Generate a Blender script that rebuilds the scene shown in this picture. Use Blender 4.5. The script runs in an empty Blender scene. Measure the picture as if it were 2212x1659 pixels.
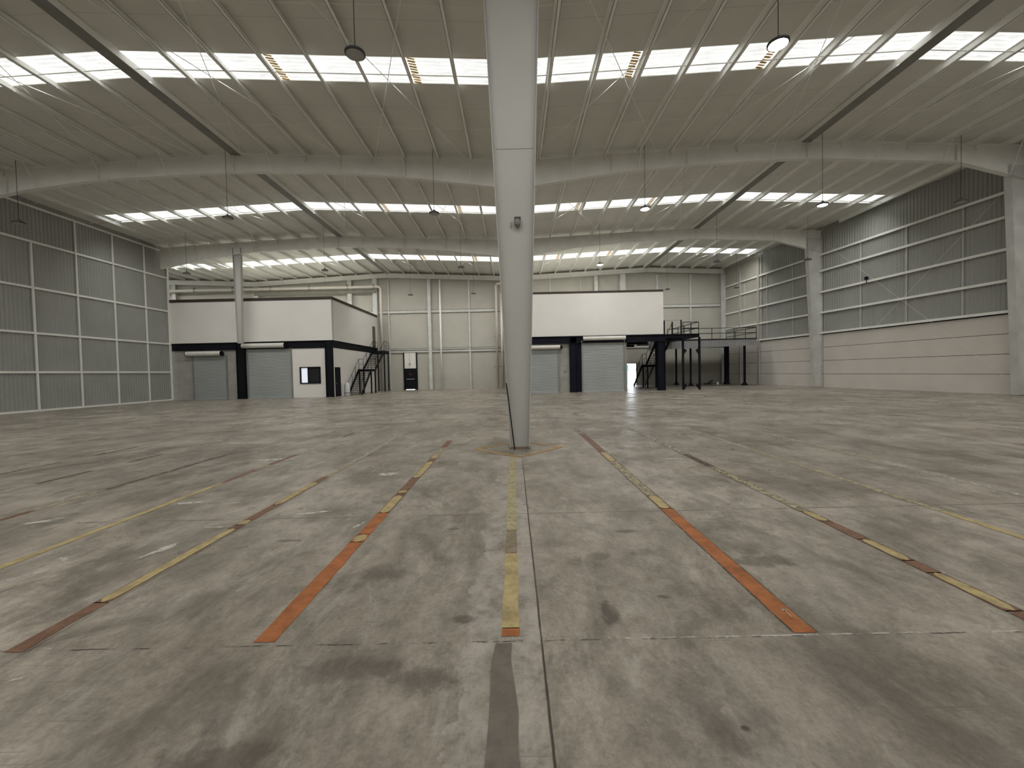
import bpy, bmesh, math, random
from mathutils import Vector, Matrix
random.seed(7)
C = bpy.context.scene.collection
SC = bpy.context.scene

# ------------------------------------------------------------------ camera
cam_d = bpy.data.cameras.new('camera'); cam = bpy.data.objects.new('camera', cam_d); C.objects.link(cam)
cam_d.sensor_fit = 'HORIZONTAL'; cam_d.sensor_width = 36.0; cam_d.lens = 900.0 / 2212 * 36.0
cam_d.clip_start = 0.05; cam_d.clip_end = 400
YAW, PITCH, ROLL = -0.00283, -0.02827, 0.0215
fw = Vector((math.sin(YAW)*math.cos(PITCH), math.cos(YAW)*math.cos(PITCH), math.sin(PITCH)))
r0 = fw.cross(Vector((0, 0, 1))).normalized(); u0 = r0.cross(fw)
rr = r0*math.cos(ROLL) - u0*math.sin(ROLL); uu = u0*math.cos(ROLL) + r0*math.sin(ROLL)
M = Matrix((rr, uu, -fw)).transposed().to_4x4(); M.translation = Vector((0, 0, 1.65))
cam.matrix_world = M
SC.camera = cam

# ------------------------------------------------------------------ world, exposure
SC.view_settings.view_transform = 'Standard'; SC.view_settings.look = 'None'
SC.view_settings.exposure = 0.0; SC.view_settings.gamma = 1.0
SC.view_settings.use_curve_mapping = False
SC.cycles.max_bounces = 8; SC.cycles.diffuse_bounces = 6; SC.cycles.glossy_bounces = 3
PANE = 1.4             # glow of the translucent roof sheets themselves
DAY = 5.95               # daylight they let down into the hall (radiance of the window lights)
def day_light(xa, xb, za, zb, y0, y1):
    """area light added under one roof light for daylight, tilted to brighten camera-facing walls"""
    d = bpy.data.lights.new('daylight', 'AREA'); d.shape = 'RECTANGLE'; L = math.hypot(xb-xa, zb-za)
    d.size = L; d.size_y = y1 - y0; d.energy = DAY*math.pi*L*(y1-y0); d.color = (1.0, 0.985, 0.95); d.spread = math.radians(140)
    o = bpy.data.objects.new('daylight', d); C.objects.link(o)
    ax = Vector((xb-xa, 0, zb-za)).normalized(); t = math.radians(20)
    dr = Vector((0, math.sin(t), -math.cos(t))); dr = (dr - ax*dr.dot(ax)).normalized(); z = -dr; yv = z.cross(ax)
    m = Matrix((ax, yv, z)).transposed().to_4x4(); m.translation = Vector(((xa+xb)/2, (y0+y1)/2, (za+zb)/2)); o.matrix_world = m
LAMP = 80.0
world = bpy.data.worlds.new('world'); SC.world = world; world.use_nodes = True
wn = world.node_tree.nodes; wl = world.node_tree.links
bg = wn['Background']; bg.inputs[0].default_value = (0.86, 0.93, 1.0, 1); bg.inputs[1].default_value = 10.0
# the open exit door in the end wall is the one opening to the sky: a portal guides its light
pl_d = bpy.data.lights.new('door_portal', 'AREA'); pl_d.shape = 'RECTANGLE'; pl_d.size = 1.0; pl_d.size_y = 2.3
pl = bpy.data.objects.new('door_portal', pl_d); C.objects.link(pl)
pl.location = (12.65, 44.75, 1.15); pl.rotation_euler = (math.radians(-90), 0, 0); pl_d.cycles.is_portal = True

# ------------------------------------------------------------------ layout (metres)
YF = [9.1, 20.2, 32.15, 44.4]       # transverse frames
YB = -14.0                          # rear wall, behind the camera
VL, RL, VC, RR = -27.0, -13.1, 0.2, 14.2   # valley, ridge, valley, ridge
ZR, ZV, ZVL = 12.34, 11.73, 11.72
def wallx(y): return 24.9 - 0.098*(y - 20.5)
def ztop(x):     # height of the purlin underside / rafter top
    if x < VL: return ZVL + (VL - x)*0.045
    if x < RL: return ZVL + (ZR - ZVL)*(x - VL)/(RL - VL)
    if x < VC: return ZR + (ZV - ZR)*(x - RL)/(VC - RL)
    if x < RR: return ZV + (ZR - ZV)*(x - VC)/(RR - VC)
    return ZR - 0.0436*(x - RR)
PD = 0.24        # purlin depth
def zsheet(x): return ztop(x) + PD

# ------------------------------------------------------------------ materials
def new_mat(name):
    m = bpy.data.materials.new(name); m.use_nodes = True
    return m, m.node_tree.nodes, m.node_tree.links, m.node_tree.nodes['Principled BSDF']
def plain(name, col, rough=0.6, metal=0.0, var=0.12, scale=1.5, spec=0.4, bump=0.0, bscale=30, stretch=(1, 1, 1)):
    m, n, l, b = new_mat(name)
    tc = n.new('ShaderNodeTexCoord'); mp = n.new('ShaderNodeMapping'); mp.inputs['Scale'].default_value = stretch
    geo = n.new('ShaderNodeNewGeometry')
    l.new(geo.outputs['Position'], mp.inputs[0])
    nz = n.new('ShaderNodeTexNoise'); nz.inputs['Scale'].default_value = scale; nz.inputs['Detail'].default_value = 5
    l.new(mp.outputs[0], nz.inputs['Vector'])
    r = n.new('ShaderNodeValToRGB'); e = r.color_ramp.elements
    e[0].position = 0.3; e[1].position = 0.7
    e[0].color = tuple(c*(1-var) for c in col) + (1,); e[1].color = tuple(min(1, c*(1+var)) for c in col) + (1,)
    l.new(nz.outputs['Fac'], r.inputs[0]); l.new(r.outputs[0], b.inputs['Base Color'])
    b.inputs['Roughness'].default_value = rough; b.inputs['Metallic'].default_value = metal
    b.inputs['Specular IOR Level'].default_value = spec
    if bump:
        n2 = n.new('ShaderNodeTexNoise'); n2.inputs['Scale'].default_value = bscale
        l.new(mp.outputs[0], n2.inputs['Vector'])
        bp = n.new('ShaderNodeBump'); bp.inputs['Strength'].default_value = bump; bp.inputs['Distance'].default_value = 0.01
        l.new(n2.outputs['Fac'], bp.inputs['Height']); l.new(bp.outputs[0], b.inputs['Normal'])
    return m
def emis(name, col, s):
    m, n, l, b = new_mat(name)
    b.inputs['Base Color'].default_value = (0.8, 0.8, 0.8, 1)
    b.inputs['Emission Color'].default_value = col + (1,); b.inputs['Emission Strength'].default_value = s
    return m
WHITE = plain('white_steel_paint', (0.90, 0.90, 0.86), 0.5, var=0.05)
COLUMN = plain('grey_white_column_paint', (0.45, 0.45, 0.42), 0.5, var=0.04, scale=0.8)
SHEET = plain('white_roof_lining', (0.68, 0.67, 0.62), 0.6, var=0.05, scale=0.5)
BEAM = plain('pale_grey_beam_paint', (0.80, 0.79, 0.75), 0.5, var=0.05)
SHADERIDGE = plain('shade_ridge_plate', (0.24, 0.24, 0.225), 0.6, var=0.1)  # shade on the ridge beam underside, put into the colour
CORR = plain('grey_corrugated_sheet', (0.33, 0.335, 0.315), 0.42, metal=0.0, var=0.06, scale=0.7)
CORRB = plain('light_corrugated_fascia', (0.36, 0.36, 0.37), 0.45, var=0.06)
GIRT = plain('white_girt_paint', (0.86, 0.86, 0.82), 0.45, var=0.04)
BLACK = plain('black_steel_paint', (0.008, 0.009, 0.012), 0.65, var=0.2, spec=0.12)
NAVY = plain('navy_black_paint', (0.007, 0.008, 0.015), 0.6, var=0.2, spec=0.14)
PLASTER = plain('white_plaster', (0.75, 0.73, 0.69), 0.7, var=0.03, scale=0.6)
BROWN = plain('dark_brown_coping', (0.045, 0.028, 0.020), 0.6)
BLOCK = plain('grey_cement_wall', (0.34, 0.33, 0.30), 0.8, var=0.14, scale=1.2, bump=0.3)
RUST = plain('rusty_brown_sheet', (0.16, 0.12, 0.08), 0.7, var=0.2)
BANDM = plain('shaded_olive_grey_band', (0.20, 0.19, 0.155), 0.6)  # grey band beam, darkened in its colour for the shadow on it
STUD = plain('pale_stud_paint', (0.55, 0.55, 0.52), 0.5)
PIPEM = plain('cream_drain_pipe', (0.62, 0.57, 0.51), 0.45, var=0.04)
RUBBER = plain('matt_black_rubber', (0.02, 0.02, 0.02), 0.7)
DRUM = plain('cream_shutter_hood', (0.66, 0.65, 0.60), 0.45, var=0.04)
BARM = plain('grey_bottom_bar', (0.42, 0.45, 0.50), 0.35, metal=0.3)
LAMPG = plain('dark_lamp_housing', (0.05, 0.052, 0.055), 0.45)
LENSOFF = plain('frosted_lamp_lens', (0.36, 0.36, 0.34), 0.35)
LENSON = emis('lit_lamp_lens', (1.0, 0.98, 0.92), LAMP)
PLASTIC = plain('white_plastic_wrap', (0.62, 0.63, 0.66), 0.3, var=0.15, scale=8)
RED = plain('red_lettering', (0.30, 0.03, 0.03), 0.5)
CHROME = plain('steel_push_bar', (0.55, 0.55, 0.55), 0.3, metal=0.7)
GLASSD, n_, l_, b_ = new_mat('dark_window_glass')
b_.inputs['Base Color'].default_value = (0.02, 0.022, 0.025, 1); b_.inputs['Roughness'].default_value = 0.06
WINLIT = emis('daylit_far_window', (0.75, 0.85, 1.0), 0.55)
GREYBOX = plain('grey_metal_box', (0.22, 0.22, 0.20), 0.5)

def seamed(name, col, axis, pitch, off, seamcol, width=0.012, rough=0.7, var=0.05, axis2=None, pitch2=1, off2=0):
    """flat panels with thin joint lines at a fixed pitch (world metres)"""
    m = plain(name, col, rough, var=var, scale=0.7); n = m.node_tree.nodes; l = m.node_tree.links
    b = n['Principled BSDF']; src = b.inputs['Base Color'].links[0].from_socket
    geo = n.new('ShaderNodeNewGeometry'); sp = n.new('ShaderNodeSeparateXYZ'); l.new(geo.outputs['Position'], sp.inputs[0])
    def line(ax, p, o):
        a = n.new('ShaderNodeMath'); a.operation = 'SUBTRACT'; l.new(sp.outputs[ax], a.inputs[0]); a.inputs[1].default_value = o
        w = n.new('ShaderNodeMath'); w.operation = 'PINGPONG'; l.new(a.outputs[0], w.inputs[0]); w.inputs[1].default_value = p/2
        c = n.new('ShaderNodeMath'); c.operation = 'LESS_THAN'; l.new(w.outputs[0], c.inputs[0]); c.inputs[1].default_value = width
        return c.outputs[0]
    f = line(axis, pitch, off)
    if axis2 is not None:
        g = line(axis2, pitch2, off2); mx = n.new('ShaderNodeMath'); mx.operation = 'MAXIMUM'
        l.new(f, mx.inputs[0]); l.new(g, mx.inputs[1]); f = mx.outputs[0]
    mix = n.new('ShaderNodeMix'); mix.data_type = 'RGBA'; l.new(f, mix.inputs['Factor'])
    l.new(src, mix.inputs['A']); mix.inputs['B'].default_value = seamcol + (1,)
    l.new(mix.outputs['Result'], b.inputs['Base Color'])
    return m
ENDM = seamed('beige_end_wall_panel', (0.44, 0.425, 0.37), 2, 1.02, 0.1, (0.40, 0.385, 0.335), 0.012)
PRECAST = seamed('precast_wall_panel', (0.66, 0.62, 0.57), 2, 50, 25, (0.3, 0.3, 0.3), 0.01)
SHUT = plain('grey_green_shutter_slats', (0.33, 0.35, 0.34), 0.4, var=0.05, scale=0.8)
ROOFL = seamed('white_roof_lining_seamed', (0.69, 0.68, 0.63), 1, 4.1, 0.3, (0.56, 0.55, 0.51), 0.012, 0.6)

# skylight panel: corrugated translucent sheet glowing with daylight
SKY, n_, l_, b_ = new_mat('translucent_skylight_sheet')
geo = n_.new('ShaderNodeNewGeometry'); mp = n_.new('ShaderNodeMapping'); mp.inputs['Scale'].default_value = (1.2, 9.0, 1.0)
l_.new(geo.outputs['Position'], mp.inputs[0])
nz = n_.new('ShaderNodeTexNoise'); nz.inputs['Scale'].default_value = 1.6; nz.inputs['Detail'].default_value = 6; nz.inputs['Roughness'].default_value = 0.7
l_.new(mp.outputs[0], nz.inputs['Vector'])
rp = n_.new('ShaderNodeValToRGB'); rp.color_ramp.elements[0].position = 0.40; rp.color_ramp.elements[1].position = 0.55
rp.color_ramp.elements[0].color = (0.44, 0.44, 0.43, 1); rp.color_ramp.elements[1].color = (1, 1, 0.985, 1)
l_.new(nz.outputs['Fac'], rp.inputs[0]); l_.new(rp.outputs[0], b_.inputs['Emission Color'])
b_.inputs['Base Color'].default_value = (0.8, 0.82, 0.8, 1); b_.inputs['Emission Strength'].default_value = PANE
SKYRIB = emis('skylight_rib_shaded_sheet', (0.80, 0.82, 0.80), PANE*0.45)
SKYEDGE = emis('skylight_green_edge', (0.80, 0.90, 0.62), PANE*0.48)

# floor: stained, power-floated concrete
FLOOR, n, l, b = new_mat('stained_concrete')
geo = n.new('ShaderNodeNewGeometry'); POS = geo.outputs['Position']
def noise(scale, detail=6, rough=0.6, stretch=(1, 1, 1), rot=0, dist=0.0):
    mp = n.new('ShaderNodeMapping'); mp.inputs['Scale'].default_value = stretch; mp.inputs['Rotation'].default_value = (0, 0, rot)
    l.new(POS, mp.inputs[0]); t = n.new('ShaderNodeTexNoise'); t.inputs['Scale'].default_value = scale
    t.inputs['Detail'].default_value = detail; t.inputs['Roughness'].default_value = rough; t.inputs['Distortion'].default_value = dist
    l.new(mp.outputs[0], t.inputs['Vector']); return t.outputs['Fac']
def ramp(f, p0, c0, p1, c1):
    r = n.new('ShaderNodeValToRGB'); e = r.color_ramp.elements; e[0].position = p0; e[1].position = p1
    e[0].color = c0; e[1].color = c1; l.new(f, r.inputs[0]); return r.outputs[0]
def g(v): return (v, v, v, 1)
def mixc(fac, a, bb, mode='MIX'):
    m = n.new('ShaderNodeMix'); m.data_type = 'RGBA'; m.blend_type = mode
    if isinstance(fac, float): m.inputs['Factor'].default_value = fac
    else: l.new(fac, m.inputs['Factor'])
    for k, s in (('A', a), ('B', bb)):
        if isinstance(s, tuple): m.inputs[k].default_value = s
        else: l.new(s, m.inputs[k])
    return m.outputs['Result']
def math_(op, a, bb=None):
    m = n.new('ShaderNodeMath'); m.operation = op
    for k, s in ((0, a), (1, bb)):
        if s is None: continue
        if isinstance(s, (int, float)): m.inputs[k].default_value = s
        else: l.new(s, m.inputs[k])
    return m.outputs[0]
base = ramp(noise(0.6, 10, 0.66, dist=0.5), 0.36, (0.245, 0.213, 0.172, 1), 0.64, (0.435, 0.392, 0.332, 1))
col = mixc(0.6, base, ramp(noise(0.17, 5, 0.6), 0.40, g(0.68), 0.60, g(1.12)), 'MULTIPLY')
# drag marks and dirt, mostly running with the traffic
col = mixc(0.75, col, ramp(noise(2.0, 10, 0.74, (1, 0.5, 1), 0.5, 0.6), 0.40, g(0.62), 0.56, g(1.10)), 'MULTIPLY')
col = mixc(0.55, col, ramp(noise(7, 10, 0.78, (1, 0.6, 1), -0.4), 0.40, g(0.62), 0.58, g(1.12)), 'MULTIPLY')
col = mixc(0.45, col, ramp(noise(34, 6, 0.75), 0.38, g(0.66), 0.60, g(1.14)), 'MULTIPLY')
col = mixc(ramp(noise(3.1, 9, 0.75, (1, 0.35, 1), 0.9, 1.0), 0.55, g(0), 0.66, g(0.42)), col, (0.44, 0.415, 0.37, 1))
col = mixc(ramp(noise(0.9, 9, 0.72, (1, 0.8, 1), 0.2, 1.0), 0.53, g(0), 0.66, g(0.70)), col, (0.115, 0.098, 0.078, 1))
col = mixc(ramp(noise(4.2, 8, 0.68, (1, 1, 1), 0.2, 1.2), 0.58, g(0), 0.68, g(0.42)), col, (0.115, 0.10, 0.082, 1))
vor = n.new('ShaderNodeTexVoronoi'); vor.inputs['Scale'].default_value = 0.9; l.new(POS, vor.inputs['Vector'])
col = mixc(ramp(vor.outputs['Distance'], 0.03, g(0.55), 0.06, g(0)), col, (0.07, 0.06, 0.05, 1))
sp = n.new('ShaderNodeSeparateXYZ'); l.new(POS, sp.inputs[0]); X, Y = sp.outputs[0], sp.outputs[1]
wob = math_('MULTIPLY', math_('SUBTRACT', noise(3.0, 4, 0.6), 0.5), 0.035)
Xw = math_('ADD', X, wob); Yw = math_('ADD', Y, wob)
# pale worn band along the centre joint (X -0.36 .. 0.14)
band = math_('MULTIPLY', math_('GREATER_THAN', math_('ADD', X, math_('MULTIPLY', math_('SUBTRACT', noise(2.2, 6, 0.7), 0.5), 0.5)), -0.32), math_('LESS_THAN', Xw, 0.14))
band = math_('MULTIPLY', band, math_('LESS_THAN', Y, 8.2))
band = math_('MULTIPLY', band, ramp(noise(5, 9, 0.78), 0.40, g(0.0), 0.6, g(0.62)))
col = mixc(band, col, (0.44, 0.405, 0.365, 1))
# oil and tyre stains with soft edges
stn = noise(9, 7, 0.7)
for cx, cy, rx, ry, st in ((1.12, 4.22, .13, .05, .7), (0.74, 3.66, .10, .08, .6), (-0.66, 4.38, .07, .025, .7), (-0.72, 7.1, .16, .3, .4), (1.15, 3.72, .16, .08, .5), (0.62, 2.78, .07, .16, .8),
        (1.05, 2.98, .07, .03, .85), (1.03, 1.86, .03, .022, 1.0), (-0.36, 2.75, .12, .05, .7), (-0.5, 2.2, .2, .12, .6), (2.1, 3.5, .35, .12, .6), (-2.3, 4.15, .14, .04, .7), (-0.95, 2.3, .35, .10, .5), (0.9, 1.95, .12, .35, .5), (-1.3, 1.75, .3, .12, .6), (-1.1, 3.4, .3, .1, .4)):
    dx = math_('DIVIDE', math_('SUBTRACT', X, cx), rx); dy = math_('DIVIDE', math_('SUBTRACT', Y, cy), ry)
    dd = math_('ADD', math_('ADD', math_('MULTIPLY', dx, dx), math_('MULTIPLY', dy, dy)), math_('MULTIPLY', math_('SUBTRACT', stn, 0.5), 3.4))
    col = mixc(ramp(dd, 0.25, g(st), 1.0, g(0)), col, (0.075, 0.064, 0.052, 1))
# saw-cut joints
def jl(src, o, p, w):
    return math_('LESS_THAN', math_('PINGPONG', math_('SUBTRACT', src, o), p/2.0), w)
jh = jl(math_('ADD', Y, math_('MULTIPLY', wob, 0.4)), 4.81, 3.93, 0.010)
jv = jl(math_('ADD', X, math_('MULTIPLY', wob, 0.3)), 0.14, 3.16, 0.007)
brk = ramp(noise(1.7, 5, 0.6), 0.42, g(0.25), 0.52, g(0.85))
jm = math_('MULTIPLY', math_('MAXIMUM', jh, jv), brk)
col = mixc(jm, col, (0.075, 0.065, 0.052, 1))
jn = math_('MULTIPLY', math_('LESS_THAN', math_('ABSOLUTE', math_('SUBTRACT', Yw, 2.52)), 0.007), math_('MULTIPLY', math_('GREATER_THAN', X, 0.55), ramp(noise(9, 6, 0.75), 0.46, g(0), 0.56, g(0.75))))
col = mixc(jn, col, (0.52, 0.50, 0.46, 1))
jn2 = math_('MULTIPLY', math_('LESS_THAN', math_('ABSOLUTE', math_('SUBTRACT', Yw, 2.51)), 0.006), ramp(noise(4, 5, 0.7), 0.44, g(0.9), 0.52, g(0)))
col = mixc(jn2, col, (0.05, 0.045, 0.04, 1))
jc = math_('LESS_THAN', math_('ABSOLUTE', math_('SUBTRACT', math_('ADD', X, math_('MULTIPLY', wob, 0.30)), 0.142)), math_('MULTIPLY', noise(4, 5, 0.7), 0.010))
jc = math_('MULTIPLY', math_('MULTIPLY', jc, math_('LESS_THAN', Y, 7.4)), 0.85)
col = mixc(jc, col, (0.05, 0.042, 0.035, 1))
# fine scratches
for rot, st in ((0.15, 0.5), (1.2, 0.5), (2.3, 0.4)):
    s_ = noise(3.0, 2, 0.4, (0.35, 26, 1), rot)
    sm = math_('MULTIPLY', ramp(s_, 0.70, g(0), 0.715, g(st)), ramp(noise(0.9, 3, 0.5), 0.5, g(0), 0.58, g(1)))
    col = mixc(sm, col, (0.12, 0.105, 0.09, 1))
l.new(col, b.inputs['Base Color'])
l.new(ramp(noise(1.1, 6, 0.6), 0.35, g(0.25), 0.65, g(0.46)), b.inputs['Roughness'])
b.inputs['Specular IOR Level'].default_value = 0.32
bp = n.new('ShaderNodeBump'); bp.inputs['Strength'].default_value = 0.15; bp.inputs['Distance'].default_value = 0.004
l.new(noise(40, 5, 0.7), bp.inputs['Height']); l.new(bp.outputs[0], b.inputs['Normal'])

def paint(name, col, wear, rough=0.5, dirt=0.5):
    """floor paint; the worn places let the concrete through"""
    m, n, l, b = new_mat(name)
    geo = n.new('ShaderNodeNewGeometry')
    def nz(s, d, r):
        t = n.new('ShaderNodeTexNoise'); t.inputs['Scale'].default_value = s; t.inputs['Detail'].default_value = d; t.inputs['Roughness'].default_value = r
        l.new(geo.outputs['Position'], t.inputs['Vector']); return t.outputs['Fac']
    r1 = n.new('ShaderNodeValToRGB'); e = r1.color_ramp.elements
    e[0].position = 0.32; e[1].position = 0.6; e[0].color = tuple(c*dirt for c in col) + (1,); e[1].color = col + (1,)
    l.new(nz(7, 8, 0.7), r1.inputs[0]); l.new(r1.outputs[0], b.inputs['Base Color'])
    r2 = n.new('ShaderNodeValToRGB'); e = r2.color_ramp.elements
    e[0].position = wear - 0.06; e[1].position = wear + 0.06; e[0].color = (0, 0, 0, 1); e[1].color = (1, 1, 1, 1)
    l.new(nz(11, 9, 0.75), r2.inputs[0]); l.new(r2.outputs[0], b.inputs['Alpha'])
    b.inputs['Roughness'].default_value = rough; b.inputs['Specular IOR Level'].default_value = 0.3
    return m
P_OR = paint('orange_floor_paint', (0.40, 0.145, 0.052), 0.24, dirt=0.55)
P_BR = paint('faded_brown_orange_paint', (0.215, 0.120, 0.078), 0.38, dirt=0.6)
P_FB = paint('faint_brown_paint', (0.155, 0.115, 0.088), 0.48)
P_YE = paint('yellow_floor_paint', (0.46, 0.37, 0.185), 0.30, dirt=0.55)
P_FY = paint('faded_yellow_paint', (0.40, 0.35, 0.235), 0.46, dirt=0.7)
P_CY = paint('powdery_yellow_paint', (0.40, 0.345, 0.20), 0.40, dirt=0.75)
P_CB = paint('powdery_brown_paint', (0.26, 0.21, 0.14), 0.44, dirt=0.75)
P_WH = paint('faint_white_paint', (0.50, 0.48, 0.42), 0.50, dirt=0.8)
P_DY = paint('thin_orange_yellow_paint', (0.52, 0.30, 0.08), 0.36)
P_DK = paint('dark_tar_strip_paint', (0.165, 0.148, 0.124), 0.22, dirt=0.7)
P_GR = paint('dirty_line_edge', (0.13, 0.11, 0.085), 0.46)

# ------------------------------------------------------------------ mesh helpers
class MB:
    def __init__(s): s.v = []; s.f = []; s.mi = []; s.k = 0
    def add(s, vs, fs):
        o = len(s.v); s.v += [tuple(p) for p in vs]
        for f in fs: s.f.append([i + o for i in f]); s.mi.append(s.k)
        return s
    def box(s, x0, x1, y0, y1, z0, z1):
        vs = [(x, y, z) for z in (z0, z1) for y in (y0, y1) for x in (x0, x1)]
        return s.add(vs, [(0, 2, 3, 1), (4, 5, 7, 6), (0, 1, 5, 4), (2, 6, 7, 3), (0, 4, 6, 2), (1, 3, 7, 5)])
    def hexa(s, p):   # 8 points: bottom loop 4, top loop 4
        return s.add(p, [(3, 2, 1, 0), (4, 5, 6, 7), (0, 1, 5, 4), (1, 2, 6, 5), (2, 3, 7, 6), (3, 0, 4, 7)])
    def bar(s, a, b, w, h, up=(0, 0, 1)):
        a, b = Vector(a), Vector(b); d = (b - a).normalized(); up = Vector(up)
        if abs(d.dot(up)) > 0.98: up = Vector((0, 1, 0))
        sd = d.cross(up).normalized(); u = sd.cross(d)
        p = [a + sd*i*w/2 + u*j*h/2 for i, j in ((-1, -1), (1, -1), (1, 1), (-1, 1))] + [b + sd*i*w/2 + u*j*h/2 for i, j in ((-1, -1), (1, -1), (1, 1), (-1, 1))]
        return s.hexa(p)
    def tube(s, pts, r, n=8, caps=True):
        pts = [Vector(p) for p in pts]; rings = []
        for i, p in enumerate(pts):
            d = (pts[min(i+1, len(pts)-1)] - pts[max(i-1, 0)]).normalized()
            up = Vector((0, 0, 1)) if abs(d.z) < 0.9 else Vector((0, 1, 0))
            sd = d.cross(up).normalized(); u = sd.cross(d)
            rings.append([p + (sd*math.cos(t) + u*math.sin(t))*r for t in [2*math.pi*k/n for k in range(n)]])
        vs = [q for R in rings for q in R]; fs = []
        for i in range(len(pts)-1):
            for k in range(n): fs.append((i*n+k, i*n+(k+1) % n, (i+1)*n+(k+1) % n, (i+1)*n+k))
        if caps: fs += [tuple(range(n))[::-1], tuple((len(pts)-1)*n+k for k in range(n))]
        return s.add(vs, fs)
    def lathe(s, cx, cy, prof, n=28):
        vs = [(cx + r*math.cos(2*math.pi*k/n), cy + r*math.sin(2*math.pi*k/n), z) for r, z in prof for k in range(n)]; fs = []
        for i in range(len(prof)-1):
            for k in range(n): fs.append((i*n+k, i*n+(k+1) % n, (i+1)*n+(k+1) % n, (i+1)*n+k))
        fs += [tuple(range(n))[::-1], tuple((len(prof)-1)*n+k for k in range(n))]
        return s.add(vs, fs)
    def corr(s, a, b, z0, z1, pitch=0.2, depth=0.035, nrm=(1, 0), zf=None):
        """trapezoid-corrugated sheet standing on the line a-b; zf(x,y) gives a sloping top"""
        a, b = Vector(a), Vector(b); L = (b-a).length; d = (b-a)/L; t = 0.0; pts = []
        while t < L:
            for ft, fd in ((0, 0), (0.3, 0), (0.42, 1), (0.88, 1)):
                if t + ft*pitch <= L: pts.append((t + ft*pitch, fd*depth))
            t += pitch
        pts.append((L, pts[-1][1])); vs = []
        for tt, dd in pts:
            p = a + d*tt + Vector(nrm)*dd
            zt = zf(p.x, p.y) if zf else z1
            vs += [(p.x, p.y, z0), (p.x, p.y, zt)]
        return s.add(vs, [(2*i, 2*i+2, 2*i+3, 2*i+1) for i in range(len(pts)-1)])
    def build(s, name, mat, parent=None, loc=None, bevel=0, smooth=False):
        o0 = Vector(loc) if loc is not None else Vector((0, 0, 0))
        if parent is not None: o0 = root_loc(parent)
        me = bpy.data.meshes.new(name)
        me.from_pydata([tuple(Vector(p) - o0) for p in s.v], [], s.f)
        mats = mat if isinstance(mat, (list, tuple)) else [mat]
        for m in mats: me.materials.append(m)
        for p, k in zip(me.polygons, s.mi): p.material_index = k; p.use_smooth = smooth
        bm = bmesh.new(); bm.from_mesh(me); bmesh.ops.recalc_face_normals(bm, faces=bm.faces); bm.to_mesh(me); bm.free()
        me.update()
        o = bpy.data.objects.new(name, me); C.objects.link(o)
        if parent is not None: o.parent = parent
        else: o.location = o0
        if bevel:
            bv = o.modifiers.new('bevel', 'BEVEL'); bv.width = bevel; bv.segments = 2; bv.limit_method = 'ANGLE'
        return o
def root_loc(o):
    v = Vector((0, 0, 0))
    while o is not None: v += Vector(o.location); o = o.parent
    return v
def tag(o, label=None, cat=None, group=None, kind=None):
    if label: o['label'] = label
    if cat: o['category'] = cat
    if group: o['group'] = group
    if kind: o['kind'] = kind
    return o
def thing(name, loc, label, cat, group=None):
    o = bpy.data.objects.new(name, None); C.objects.link(o); o.location = loc; o.empty_display_size = 0.2
    return tag(o, label, cat, group)
def struct(name, mb, mat, label=None):
    o = mb.build(name, mat); o['kind'] = 'structure'
    if label: o['label'] = label
    return o
def copy_tree(o, parent=None):
    c = o.copy(); C.objects.link(c)
    if parent is not None: c.parent = parent
    for ch in [q for q in bpy.data.objects if q.parent == o]: copy_tree(ch, c)
    return c
ORD = ['first', 'second', 'third', 'fourth', 'fifth', 'sixth', 'seventh', 'eighth', 'ninth', 'tenth']

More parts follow.
